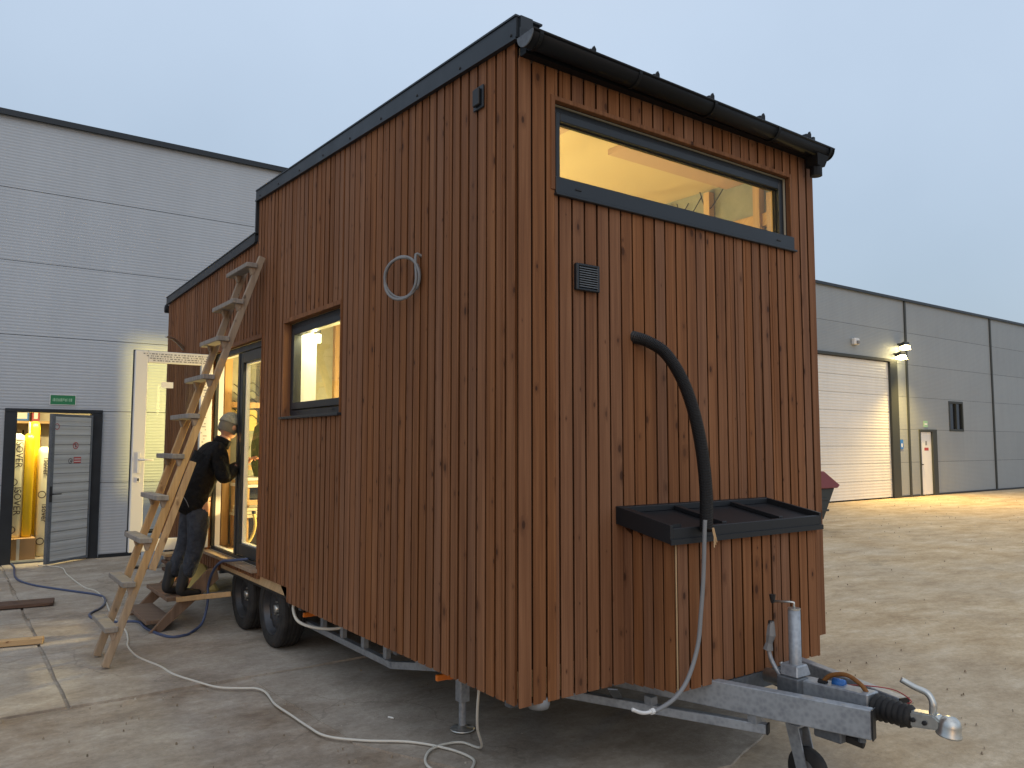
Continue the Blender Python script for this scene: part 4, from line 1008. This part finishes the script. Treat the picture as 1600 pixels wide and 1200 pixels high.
def lamp_thing(lab, x, y, z, e, col=(1, .76, .30), kind='POINT', size=.06, vertical=True, grp='work lamps inside the house', hl=.22):
    t = thing('work_lamp', lab, 'work lamp', (x, y, z), grp)
    if vertical: MB().tube([(x, y, z-hl), (x, y, z+hl)], .022, 10).build('lamp_tube', 'lamp_tube', t, smooth=True)
    else: MB().box(x-.11, x+.11, y-.03, y-.005, z-.07, z+.07).build('lamp_face', 'lamp_tube', t)
    MB().tube([(x, y+.03, z+hl+.01), (x, y+.03, z+hl+.04)], .03, 10).build('lamp_cap', 'black', t)
    l = bpy.data.lights.new('work_light', kind); l.energy = e; l.color = col; l.shadow_soft_size = size
    o = bpy.data.objects.new('work_light', l); COL.objects.link(o); place(o, (x-.05, y-.05, z), t); return t, o
lamp_thing('lit lamp standing inside near the side wall before the small square window', .33, 1.25, 2.35, 75)
lamp_thing('small lit lamp at the upper far corner inside the small square side window', .245, 3.11, 2.57, 5, col=(1, .85, .45), size=.02, hl=.035)
lamp_thing('lit lamp high in the room behind the long front window', .55, 2.75, 2.95, 76, col=(1, .88, .55))
lamp_thing('lit lamp inside the doorway of the tiny house', 1.30, 4.70, 1.42, 210)
# work flood in the rear room, shining out through the rear window onto the warehouse wall
t = thing('work_flood', 'lit flood lamp in the rear room throwing a yellow patch on the warehouse wall', 'work lamp', (1.30, 6.15, 2.25))
MB().box(1.18, 1.42, 6.05, 6.11, 2.16, 2.34).build('housing', 'dark_steel', t, bevel=.008)
MB().box(1.19, 1.41, 6.111, 6.118, 2.17, 2.33).build('lit_face', 'lamp', t)
mb = MB(); mb.box(1.285, 1.315, 6.06, 6.09, .626, 2.159); mb.build('stand', 'dark_steel', t)
l = bpy.data.lights.new('flood_beam', 'SPOT'); l.energy = 930; l.color = (1, .76, .19); l.spot_size = R(110); l.spot_blend = .3; l.shadow_soft_size = .10
o = bpy.data.objects.new('flood_beam', l); COL.objects.link(o); place(o, (1.30, 6.14, 2.25), t); o.rotation_euler = (R(90), 0, 0)
# rear window frame
frame_rect(MB(), mkF, RW[0], RW[1], RW[2], RW[3], .03, .03, LY-.10, LY-.03).build('rear_window', 'anthracite', HS)
# bench with stacked boards just inside the door
BN = thing('board_stack', 'stack of pale boards on a timber trestle just inside the house doorway', 'stack', (.85, 5.3, .626))
for k, z in enumerate((1.26, 1.295, 1.33)): MB().box(.28+.01*k, 1.5, 5.05, 5.55, z, z+.030).build('board', 'white_pvc' if k != 1 else 'pine_x', BN, bevel=.002)
for k, z in enumerate((.955, .99, 1.025)): MB().box(.28+.008*k, 1.5, 5.05, 5.55, z, z+.030).build('board', 'cream', BN, bevel=.002)
MB().box(.26, 1.5, 5.03, 5.07, 1.085, 1.135).build('rail', 'timber', BN)
for x in (.285, 1.40): 
    for y in (5.08, 5.48): MB().box(x, x+.05, y, y+.05, .626, 1.259).build('leg', 'timber', BN)
MB().box(.33, 1.4, 5.30, 5.33, .63, .95).build('dark_board', 'black', BN)
MB().box(.33, 1.4, 5.30, 5.33, 1.136, 1.255).build('dark_board', 'black', BN)
t = tag(MB().tube(smooth_path([(.36, 5.0, 1.00), (.37, 4.98, .90), (.36, 5.0, .80), (.33, 5.0, .74), (.31, 5.0, .72)], 5), .016, 8).build('yellow_hose_end', 'foam', None, smooth=True), 'curved pale yellow hose end hanging inside the house doorway', 'hose')
MB().tube([(.36, 5.0, 1.00), (.36, 5.0, 1.03)], .022, 8).build('nozzle', 'black', t)
cl = MB(); nn = 14
prof = [(1.38, .12), (1.5, .15), (1.7, .16), (1.9, .14), (1.98, .07)]
vs = []
for z, r in prof:
    for k in range(nn): a = 2*math.pi*k/nn; rr = r*(1+.12*math.sin(3*a+z*4)); vs.append((.58+math.cos(a)*rr, 5.30+math.sin(a)*rr*.6, z-.018))
cl.add(vs, [(i*nn+k, i*nn+(k+1) % nn, (i+1)*nn+(k+1) % nn, (i+1)*nn+k) for i in range(4) for k in range(nn)]+[tuple(range(4*nn, 5*nn))])
tag(cl.build('work_coat', 'green_cloth', None, smooth=True), 'olive green cloth bundle standing on the boards behind the closed door leaf', 'cloth')

# ------------------------------------------------------------------ ladder
LD = thing('ladder', 'long home-made timber ladder leaning on the side wall over the doorway', 'ladder', (-1.15, 3.9, 0))
B0, T0 = Vector((-1.155, 0, 0)), Vector((-.045, 0, 3.325))
def rail(yb, yt, zt, nm='rail'):
    p = Vector((B0.x, yb, 0.0)); q = B0.lerp(T0, zt/3.325); q = Vector((q.x, yt, zt))
    d = (q-p).normalized(); zm = 2.25
    mb = MB(); mb.beam(p+Vector((0,0,.02)), q, .042, .056, upv=(-1, 0, .3)); return mb.build(nm, 'lad_rail', LD, org=p, bevel=.004)
def rail_painted_glow():  # doorway glow painted in: middle kept yellow, both ends greyed and darkened
    m = wood('ladder_rail', (.60, .40, .20), (.47, .30, .145), (.34, .20, .09), (.15, .08, .04), rough=.75, rnd=.1, knots=.8)
    g = N(m); ge = g.n('ShaderNodeNewGeometry'); sp = g.n('ShaderNodeSeparateXYZ'); g.l(ge.outputs['Position'], sp.inputs[0])
    src = g.b.inputs['Base Color'].links[0].from_socket
    n = g.noise(ge.outputs['Position'], 9, 5)
    f = g.math('ADD', sp.outputs[2], g.math('MULTIPLY_ADD', n, .8, -.4))
    up = g.n('ShaderNodeMapRange', interpolation_type='SMOOTHSTEP'); up.inputs[1].default_value = 2.15; up.inputs[2].default_value = 2.45; g.l(f, up.inputs[0])
    dn = g.n('ShaderNodeMapRange', interpolation_type='SMOOTHSTEP'); dn.inputs[1].default_value = 1.0; dn.inputs[2].default_value = .3; g.l(f, dn.inputs[0])
    w_ = g.math('MULTIPLY', g.math('ADD', up.outputs[0], g.math('MULTIPLY', dn.outputs[0], .9)), .8)
    hs = g.n('ShaderNodeHueSaturation'); g.l(src, hs.inputs['Color']); hs.inputs['Saturation'].default_value = .40; hs.inputs['Value'].default_value = .55
    g.l(g.mix(w_, src, hs.outputs[0]), g.b.inputs['Base Color']); return m
M['lad_rail'] = rail_painted_glow()
rail(3.70, 3.70, 3.325); rail(4.10, 4.12, 3.335)
for k in range(10):
    z = .295+k*.327; p = B0.lerp(T0, z/3.325); x = p.x
    rr = random.Random(k); tw = rr.uniform(-.006, .006)
    mb = MB(); mb.prism([(x-.116, 3.655+tw, z-.019), (x-.022, 3.655+tw, z-.021), (x-.022, 3.655+tw, z+.019), (x-.116, 3.655+tw, z+.020)], (0, .60+rr.uniform(-.02, .03), 0))
    mb.build('rung', 'grey_timber', LD, bevel=.004)
    for y in (3.70, 4.10):
        mb = MB(); mb.prism([(x-.080, y-.0255, z-.020), (x-.026, y-.0255, z-.0205), (x-.048, y-.0255, z-.080), (x-.062, y-.0255, z-.080)], (0, .051, 0)); mb.build('cleat', 'old_timber', LD, bevel=.003)
mb = MB(); a_ = B0.lerp(T0, .10/3.325); b_ = B0.lerp(T0, 1.66/3.325); mb.beam((-1.155+1.11*.72/3.325+.060, 3.668, .72), (-1.155+1.11*1.56/3.325+.060, 3.668, 1.56), .034, .05, upv=(-1, 0, .3)); mb.build('splice_board', 'lad_rail', LD, bevel=.003)

# ------------------------------------------------------------------ timber entry steps
ST = thing('entry_steps', 'low open timber steps leading up to the tiny house door', 'steps', (-.4, 5.1, 0))
for y in (4.70, 5.62):
    mb = MB(); mb.prism([(-.65, y, .004), (-.55, y, .004), (-.05, y, .43), (-.07, y, .53), (-.15, y, .53)], (0, .035, 0)); mb.build('stringer', 'step_wood', ST, bevel=.003)
MB().box(-.67, -.44, 4.737, 5.618, .075, .110).build('tread', 'step_wood', ST, bevel=.003)
MB().box(-.50, -.23, 4.737, 5.618, .262, .298).build('tread', 'step_wood', ST, bevel=.003)
mb = MB(); mb.beam((-.43, 4.675, .285), (-.02, 4.40, .335), .03, .045); tag(mb.build('prop_batten', 'timber', None, bevel=.003), 'pale batten wedged between the entry steps and the rear wheel', 'batten')

# ------------------------------------------------------------------ pipes and cables
def corrugated(path, r, name, m, parent=None):
    pts = smooth_path(path, 26); L = [0]
    for a, b in zip(pts, pts[1:]): L.append(L[-1]+(b-a).length)
    tot = L[-1]; n = int(tot/.0085); rs = []; ps = []
    j = 0
    for i in range(n*2+1):
        s = tot*i/(n*2)
        while j < len(L)-2 and L[j+1] < s: j += 1
        t = (s-L[j])/max(1e-9, L[j+1]-L[j]); ps.append(pts[j].lerp(pts[j+1], t)); rs.append(r if i % 2 else r*.90)
    return MB().tube(ps, rs, 16).build(name, m, parent, smooth=False)
hs = corrugated([(.782, .02, 2.285), (.787, -.01, 2.276), (.823, -.06, 2.253), (.892, -.12, 2.19), (.948, -.18, 2.057), (.97, -.24, 1.884), (.96, -.30, 1.682), (.918, -.36, 1.472), (.854, -.412, 1.275)], .034, 'corrugated_pipe', 'black')
tag(hs, 'black corrugated pipe curving out of the front wall down to the tray', 'pipe')
cg = tag(MB().tube(smooth_path([(.825, -.43, 1.33), (.82, -.43, 1.276), (.811, -.425, 1.059), (.793, -.42, .877), (.766, -.42, .729), (.694, -.42, .59), (.604, -.42, .518), (.501, -.415, .484), (.456, -.41, .480)], 8), .0105, 10).build('grey_conduit', 'cable_grey', None, smooth=True), 'grey conduit hanging from the black corrugated pipe to below the drawbar', 'conduit')
MB().tube(smooth_path([(.46, -.41, .480), (.42, -.41, .482), (.383, -.41, .491), (.335, -.41, .513)], 4), .0085, 8).build('white_end', 'white_pvc', cg, smooth=True)
MB().tube([(.47, -.41, .481), (.452, -.41, .480)], .014, 8).build('collar', 'white_pvc', cg)
for k in range(3): MB().tube([(.865+.005*k, -.44, 1.29), (.872+.006*k, -.445, 1.245), (.870+.010*k, -.447, 1.195+.012*k)], .003, 6).build('wire_end', 'timber', cg)
# coil of grey conduit hooked on the side wall
co = MB(); C0 = Vector((-.075, 1.06, 2.68)); e1 = Vector((.45, -.89, 0)).normalized(); e2 = Vector((0, 0, 1)); e3 = e1.cross(e2)
path = []
for i in range(60):
    a = -.6+i*2*math.pi*2.15/60; rr = .134-.0003*i+.0025*math.sin(i*.6); path.append(C0+e1*math.cos(a)*rr*.98+e2*math.sin(a)*rr+e3*(.012*math.sin(i*.35)))
path += smooth_path([path[-1], C0+e1*.10+e2*.13, (.01, .96, 2.80)], 4)[1:]
tag(co.tube(path, .0085, 8).build('conduit_coil', 'cable_grey', None, smooth=True), 'coil of grey conduit hanging on the timber side wall', 'cable coil')
# cables and hose over the ground
def ground_cable(pts, r, name, m, lab, cat, extra=()):
    rng = random.Random(len(pts)); P3 = [(x, y, r+.003) for (x, y) in pts]+list(extra)
    return tag(MB().tube(smooth_path(P3, 7), r, 8).build(name, m, None, smooth=True), lab, cat)
ground_cable([(-1.06, 9.9), (-.828, 9.466), (-.832, 8.752), (-.79, 7.651), (-.712, 7.244), (-.715, 6.649), (-.744, 6.252), (-.79, 5.7), (-.796, 4.993), (-.84, 4.588), (-.889, 4.305), (-.888, 3.914), (-.804, 3.52), (-.772, 3.25), (-.698, 3.003), (-.595, 2.728), (-.46, 2.60), (-.387, 2.542), (-.362, 2.406), (-.394, 2.135), (-.383, 1.874), (-.373, 1.634), (-.345, 1.409), (-.194, 1.216), (.004, 1.048), (.128, .832), (.165, .654), (.124, .566), (.03, .50), (-.07, .56), (-.075, .72), (.02, .86), (.13, .90), (.24, .87)], .0075, 'extension_cable', 'cable_white',
             'long pale extension cable snaking over the ground from the workshop door', 'cable', [(.26, .70, .03), (.17, .60, .18), (.135, .545, .33), (.14, .53, .46)])
ground_cable([(-1.36, 10.2), (-1.348, 9.84), (-1.393, 8.798), (-1.284, 8.164), (-1.031, 7.572), (-.748, 6.986), (-.709, 6.645), (-.799, 6.212), (-.962, 5.877), (-.947, 5.586), (-.816, 5.357), (-.643, 5.233), (-.634, 4.907), (-.583, 4.572), (-.513, 4.408), (-.40, 4.42), (-.328, 4.505)], .0125, 'blue_hose', 'hose_blue',
             'blue hose lying across the concrete and looping up into the house doorway', 'hose', [(-.22, 4.60, .06), (-.165, 4.64, .22), (-.15, 4.69, .38), (-.13, 4.60, .53), (-.11, 4.42, .63), (-.07, 4.22, .662), (.03, 4.10, .68)])
tag(MB().tube(smooth_path([(.06, 3.02, .50), (.04, 3.0, .42), (.05, 2.92, .345), (.12, 2.82, .31), (.22, 2.72, .30), (.30, 2.66, .31)], 6), .012, 8).build('hanging_conduit', 'cable_white', None, smooth=True), 'short pale conduit looping below the siding in front of the wheels', 'conduit')

# ------------------------------------------------------------------ loose things on the ground
mb = MB(); mb.beam((-3.0, 6.98, .03), (-1.185, 6.73, .03), .28, .035); tag(mb.build('loose_board', 'dark_timber', None, bevel=.004), 'dark brown board lying on the concrete at the left edge', 'board')
mb = MB(); mb.beam((-3.1, 5.22, .035), (-1.45, 4.87, .035), .09, .05); tag(mb.build('loose_board', 'pine_x', None, bevel=.004), 'pale pine batten lying nearer the camera than the dark board', 'board')
t = thing('folding_trestle', 'black folding trestle holding a pale bag beside the open white door', 'trestle', (.15, 9.0, 0))
for (x, s) in ((-.02, 1), (.52, 1)):
    mb = MB(); mb.beam((x, 8.85, .0), (x, 9.15, .46), .03, .02, upv=(1, 0, 0)); mb.build('leg', 'black', t); mb = MB(); mb.beam((x+.02, 9.2, .0), (x+.02, 8.9, .46), .03, .02, upv=(1, 0, 0)); mb.build('leg', 'black', t)
    MB().box(x-.05, x+.07, 8.78, 8.9, 0, .03).build('foot', 'black', t)
MB().box(-.10, .62, 8.88, 8.96, .455, .50).build('top_bar', 'black', t, bevel=.006); MB().box(-.10, .62, 9.06, 9.14, .455, .50).build('top_bar', 'black', t, bevel=.006)
MB().box(-.06, .58, 8.93, 8.96, .22, .26).build('brace', 'dark_steel', t)
bg = MB(); nn = 16; vs = []
for i, (z, r) in enumerate(((.02, .10), (.08, .14), (.22, .15), (.36, .16), (.44, .18), (.47, .20))):
    for k in range(nn): a = 2*math.pi*k/nn; rr = r*(1+.10*math.sin(5*a+i)+.05*math.sin(9*a-i)); vs.append((.18+math.cos(a)*rr, 8.72+math.sin(a)*rr*.6, z))
bg.add(vs, [(i*nn+k, i*nn+(k+1) % nn, (i+1)*nn+(k+1) % nn, (i+1)*nn+k) for i in range(5) for k in range(nn)]+[tuple(range(nn))[::-1]])
tag(bg.build('rubbish_bag', 'blue_bag', None, smooth=True), 'pale blue bag hanging from the black folding trestle', 'bag')
for k in range(5):
    x0 = .25+.04*(k % 2); o = MB().box(x0, x0+1.9, 8.15+.03*k, 8.45+.02*k, .012+k*.047, .05+k*.047).build('stacked_board', ('dark_timber', 'step_wood', 'dark_timber', 'step_wood', 'pine_x')[k], None, bevel=.003)
    tag(o, ('lowest board', 'second board from the ground', 'middle board', 'second board from the top', 'pale top board')[k]+' of the low stack behind the entry steps', 'board', 'boards stacked behind the entry steps')
fo = MB(); fo.add([(-.05, 6.5, .004), (.45, 6.4, .004), (.5, 6.9, .004), (0, 6.95, .004), (-.02, 6.6, .32), (.30, 6.55, .36), (.32, 6.75, .30), (.05, 6.8, .28)], [(0,3,2,1),(4,5,6,7),(0,1,5,4),(1,2,6,5),(2,3,7,6),(3,0,4,7)])
tag(fo.build('paper_sack', 'foam', None, bevel=.03), 'crumpled brown paper sack under the house behind the steps', 'sack')
# tipping skip beyond the house
t = thing('tipping_skip', 'skip with burgundy lid and dark tapering body standing beyond the right side of the house', 'skip', (11.3, 6.4, 0))
mb = MB(); mb.prism([(10.6, 5.9, .25), (11.74, 5.9, .25), (12.14, 5.9, .84), (10.6, 5.9, .84)], (0, 1.1, 0)); mb.build('body', 'dark_steel', t, bevel=.01)
mb = MB(); mb.prism([(10.55, 5.85, .845), (12.19, 5.85, .845), (12.27, 5.85, .90), (11.74, 5.85, 1.18), (10.55, 5.85, 1.24)], (0, 1.2, 0)); mb.build('lid', 'burgundy', t, bevel=.015)
for y in (6.0, 6.75): MB().box(10.7, 11.7, y, y+.12, 0, .249).build('skid', 'dark_steel', t)
for z in (.4, .62): MB().box(10.6, 11.9, 5.88, 5.899, z, z+.04).build('stiffener', 'dark_steel', t)
# tufts at the far wall foot, stones and grit over the yard
def scatter():
    rng = random.Random(21); vs = []; fs = []
    def stone(x, y, s):
        k = len(vs); a0 = rng.uniform(0, 6.28); h = s*rng.uniform(.35, .7)
        for q in range(5): a = a0+q*1.2566; r = s*rng.uniform(.6, 1.1); vs.append((x+math.cos(a)*r, y+math.sin(a)*r, -.01))
        for q in range(5): a = a0+.2+q*1.2566; r = s*rng.uniform(.35, .7); vs.append((x+math.cos(a)*r, y+math.sin(a)*r, h))
        for q in range(5): fs.append((k+q, k+(q+1) % 5, k+5+(q+1) % 5, k+5+q))
        fs.append(tuple(k+5+q for q in range(5)))
    for i in range(1100):
        u = rng.random()
        if u < .5: x, y = rng.uniform(2.6, 26), rng.uniform(-3, 10.1)
        elif u < .8: x, y = rng.uniform(-3, 4), rng.uniform(-2, 3)
        else: x, y = rng.uniform(-3.5, 3), rng.uniform(2.5, 10)
        d = math.hypot(x+2.2, y+3)
        stone(x, y, min(.022, abs(rng.gauss(0, .003))+.002+.0003*d))
    mb = MB(); mb.add(vs, fs); o = mb.build('yard_gravel', 'grit', None, (0, 0, 0)); stuff(o)
    tag(o, 'loose small stones and grit strewn over the yard', 'gravel')
m_ = mat('grit', (.25, .21, .17), .9); g = N(m_); ge = g.n('ShaderNodeNewGeometry')
nn_ = g.n('ShaderNodeTexNoise'); nn_.inputs['Scale'].default_value = 9; g.l(ge.outputs['Position'], nn_.inputs['Vector'])
g.l(g.ramp(nn_.outputs[0], [(.35, (.20, .16, .11)), (.5, (.32, .26, .19)), (.65, (.52, .47, .39))]), g.b.inputs['Base Color']); M['grit'] = m_
scatter()
tag(MB().tube([(.1, 1.5, .006), (.115, 1.46, .007)], .006, 6).build('paper_scrap', 'white', None), 'tiny white scrap on the concrete near the support leg', 'scrap')

# ------------------------------------------------------------------ person leaning into the doorway
PS = thing('person', 'person in black jacket, jeans and grey flat cap leaning into the doorway on the steps', 'person', (-.40, 4.85, .30))
def skin_fig(name, verts, edges, rads, m, parent, sub=2, root=0):
    org = WP[parent]; me = bpy.data.meshes.new(name); me.from_pydata([tuple(Vector(v)-org) for v in verts], edges, [])
    o = bpy.data.objects.new(name, me); COL.objects.link(o)
    md = o.modifiers.new('skin', 'SKIN')
    for i, r in enumerate(rads):
        sv = me.skin_vertices[0].data[i]; sv.radius = (r, r) if isinstance(r, (int, float)) else r; sv.use_root = (i == root)
    sb = o.modifiers.new('sub', 'SUBSURF'); sb.levels = sub; sb.render_levels = sub
    dg = bpy.context.evaluated_depsgraph_get(); nm = bpy.data.meshes.new_from_object(o.evaluated_get(dg))
    bpy.data.objects.remove(o); o = bpy.data.objects.new(name, nm); COL.objects.link(o)
    nm.materials.clear(); nm.materials.append(M[m])
    for p in nm.polygons: p.use_smooth = True
    o.parent = parent; o.location = (0, 0, 0); WP[o] = org; return o
M['skin'] = mat('skin', (.50, .26, .17), .55); M['skin'].node_tree.nodes['Principled BSDF'].inputs['Subsurface Weight'].default_value = .1
def cloth(name, a, b, sc):
    m = mat(name, a, .9, 0, .2); g = N(m); t = g.n('ShaderNodeTexCoord'); n = g.noise(t.outputs['Object'], sc, 5, .6); n2 = g.noise(t.outputs['Object'], 7, 4, .6)
    g.l(g.ramp(n, [(.35, a), (.7, b)]), g.b.inputs['Base Color']); g.bump(n2, .9, .05); return m
M['jacket'] = cloth('black_jacket', (.006, .006, .007), (.014, .014, .015), 30)
M['jeans'] = cloth('blue_grey_jeans', (.030, .034, .045), (.060, .066, .080), 18)
M['cap'] = cloth('grey_cap', (.20, .195, .16), (.33, .32, .27), 60)
M['hair'] = mat('grey_hair', (.16, .14, .11), .8)
M['shoe'] = mat('black_shoe', (.010, .010, .011), .6)
hipz = 1.16
pel = (-.285, 4.72, hipz); sp1 = (-.27, 4.71, 1.34); ch = (-.20, 4.68, 1.53); nk = (-.07, 4.66, 1.72); hd0 = (-.025, 4.65, 1.80)
legL = [(-.27, 4.82, 1.10), (-.335, 4.86, .74), (-.455, 4.87, .385)]; legR = [(-.24, 4.62, 1.10), (-.27, 4.63, .73), (-.375, 4.66, .385)]
sR, eR, wR = (-.14, 4.50, 1.63), (-.10, 4.46, 1.36), (.075, 4.60, 1.50)
sL, eL, wL = (-.15, 4.88, 1.63), (.02, 4.92, 1.40), (.20, 4.80, 1.52)
bv = [pel, sp1, ch, nk, hd0, sR, eR, wR, sL, eL, wL]+legL+legR
be = [(0,1),(1,2),(2,3),(3,4),(2,5),(5,6),(6,7),(2,8),(8,9),(9,10),(0,11),(11,12),(12,13),(0,14),(14,15),(15,16)]
br = [.13, .12, .13, .055, .06, .055, .043, .030, .055, .043, .030, .080, .050, .034, .080, .050, .034]
# hands: palm plus four fingers and a thumb each
def hand(base, d, n):
    """base index, forward direction d, normal n; appended to the body's own skeleton"""
    d = Vector(d).normalized(); n = Vector(n).normalized(); s = d.cross(n).normalized(); w0 = Vector(bv[base])
    pm = w0+d*.05; bv.append(tuple(pm)); br.append(.030); pi_ = len(bv)-1; be.append((base, pi_))
    for k, (off, ln) in enumerate(((-.030, .062), (-.010, .074), (.010, .070), (.030, .054))):
        a = pm+d*.035+s*off; b = a+d*ln*.5-n*.012; c = b+d*ln*.3-n*.03
        i0 = len(bv); bv.extend([tuple(a), tuple(b), tuple(c)]); br.extend([.010, .009, .008]); be.extend([(pi_, i0), (i0, i0+1), (i0+1, i0+2)])
    a = w0+d*.03+s*-.04; b = a+d*.035-s*.012-n*.015; i0 = len(bv); bv.extend([tuple(a), tuple(b)]); br.extend([.012, .010]); be.extend([(pi_, i0), (i0, i0+1)])
hand(7, (.5, .35, .55), (-.6, 0, .5)); hand(10, (.4, -.5, .4), (-.3, 0, .8))
body = skin_fig('body', bv, be, br, 'skin', PS)
# head as part of the same body mesh: sculpted from a lathe-like grid, then joined
def head_mesh():
    c = Vector((.0, 4.65, 1.865)); f = Vector((.86, .28, -.36)).normalized(); u = Vector((.34, .06, 1)).normalized(); s = f.cross(u).normalized(); u = s.cross(f).normalized()
    vs = []; fs = []; nu, nvv = 24, 18
    for j in range(nvv+1):
        th = math.pi*j/nvv
        for i in range(nu):
            ph = 2*math.pi*i/nu; x, y, z = math.sin(th)*math.cos(ph), math.sin(th)*math.sin(ph), math.cos(th)
            rx, ry, rz = .098, .076, .118
            px, py, pz = x*rx, y*ry, z*rz
            if z < -.2: py *= 1-.32*(-z-.2); px *= 1-.10*(-z-.2)
            if x > .3:   # face: nose, brow, eye hollows, mouth, chin
                ff = (x-.3)/.7
                nose = math.exp(-((y/.16)**2))*math.exp(-(((z+.12)/.20)**2)); px += .024*nose*ff
                for sy in (-1, 1): px -= .011*ff*math.exp(-(((y-sy*.38)/.2)**2)-(((z-.06)/.13)**2))
                px += .006*ff*math.exp(-(((z-.24)/.10)**2)); px -= .006*ff*math.exp(-(((z+.42)/.05)**2)-((y/.35)**2)); px += .008*ff*math.exp(-(((z+.78)/.18)**2))
            vs.append(c+f*px+s*py+u*pz)
    for j in range(nvv):
        for i in range(nu): fs.append((j*nu+i, j*nu+(i+1) % nu, (j+1)*nu+(i+1) % nu, (j+1)*nu+i))
    return c, f, s, u, vs, fs
hc, hf, hs_, hu, hvs, hfs = head_mesh()
bm = bmesh.new(); bm.from_mesh(body.data)
nvs = [bm.verts.new(v-WP[PS]) for v in hvs]
for f in hfs:
    try: bm.faces.new([nvs[i] for i in f]).smooth = True
    except ValueError: pass
bm.to_mesh(body.data); bm.free()
# ears, hair, cap
for sg_ in (-1, 1):
    mb = MB(); mb.lathe([(0, .008), (.018, .010), (.026, .004), (.024, -.004), (0, -.006)], hc+hs_*(.074*sg_)-hu*.008-hf*.005, hs_*sg_, 12); mb.build('ear', 'skin', body, smooth=True)
def shell(name, m, zlo, back, sc, up_=0, par=PS):
    vs = []; nu, nv2 = 24, 8
    for j in range(nv2+1):
        th = (math.pi*.5-zlo)*j/nv2
        for i in range(nu):
            ph = 2*math.pi*i/nu; x, y, z = math.sin(th)*math.cos(ph), math.sin(th)*math.sin(ph), math.cos(th)
            vs.append(hc+hf*(x*.102*sc-back*(1 if j else 1))+hs_*(y*.080*sc)+hu*(z*.122*sc*.93+up_))
    mb = MB(); mb.add(vs, [(j*nu+i, j*nu+(i+1) % nu, (j+1)*nu+(i+1) % nu, (j+1)*nu+i) for j in range(nv2) for i in range(nu)]); return mb.build(name, m, par, smooth=True)
hr = shell('hair', 'hair', -.55, .012, 1.03, -.005)
cp = shell('flat_cap', 'cap', .10, .008, 1.16, .012)
mb = MB(); vs = []
for i in range(9):
    a = -1.1+2.2*i/8
    vs.append(hc+hf*(.108*math.cos(a)+.0)+hs_*(.092*math.sin(a))+hu*.035); vs.append(hc+hf*(.108*math.cos(a)+.055*math.cos(a))+hs_*(.085*math.sin(a))+hu*.012)
mb.add(vs+[v-hu*.010 for v in vs], [(2*i, 2*i+1, 2*i+3, 2*i+2) for i in range(8)]+[(18+2*i, 18+2*i+2, 18+2*i+3, 18+2*i+1) for i in range(8)]+[(2*i+1, 18+2*i+1, 18+2*i+3, 2*i+3) for i in range(8)])
mb.build('cap_peak', 'cap', cp, smooth=True)
# jacket: loose, hem to the seat, collar up
jv = [(-.30, 4.72, 1.02), (-.305, 4.71, 1.22), (-.265, 4.69, 1.42), (-.175, 4.67, 1.58), (-.085, 4.66, 1.69), sR, eR, (.045, 4.575, 1.485), sL, eL, (.17, 4.82, 1.505)]
je = [(0,1),(1,2),(2,3),(3,4),(3,5),(5,6),(6,7),(3,8),(8,9),(9,10)]
skin_fig('jacket', jv, je, [(.180, .165), (.188, .170), (.190, .168), (.165, .15), .075, .095, .075, .055, .095, .075, .055], 'jacket', PS, root=2)
MB().tube(smooth_path([(-.44, 4.56, 1.24), (-.41, 4.53, 1.19), (-.385, 4.525, 1.13)], 4), .003, 5).build('jacket_piping', 'cable_grey', PS, smooth=True)
mb = MB(); mb.lathe([(.068, 0), (.082, .0), (.076, .075), (.066, .078), (.062, 0)], (-.085, 4.662, 1.685), (.5, 0, 1), 18); mb.build('collar', 'jacket', PS, smooth=True)
tv = [(-.285, 4.72, 1.22), (-.295, 4.82, 1.02), (-.325, 4.855, .76), (-.435, 4.87, .46), (-.275, 4.62, 1.02), (-.285, 4.63, .75), (-.362, 4.66, .46)]
skin_fig('trousers', tv, [(0,1),(1,2),(2,3),(0,4),(4,5),(5,6)], [.100, .108, .082, .070, .108, .082, .070], 'jeans', PS)
for (x, y) in ((-.46, 4.87), (-.385, 4.66)):
    skin_fig('shoe', [(x+.03, y, .62), (x+.010, y, .47), (x-.012, y, .39), (x-.015, y, .352), (x+.09, y+.01, .338), (x+.17, y+.015, .328)], [(0,1),(1,2),(2,3),(3,4),(4,5)], [.058, .058, .056, .054, (.046, .036), (.040, .028)], 'shoe', PS)
ph = MB(); ph.beam((.10, 4.55, 1.575), (.135, 4.57, 1.69), .07, .009, upv=(0, 1, 0)); tag(ph.build('phone', 'black', None, bevel=.002), "dark phone held in the leaning person's hand at the doorway", 'phone')
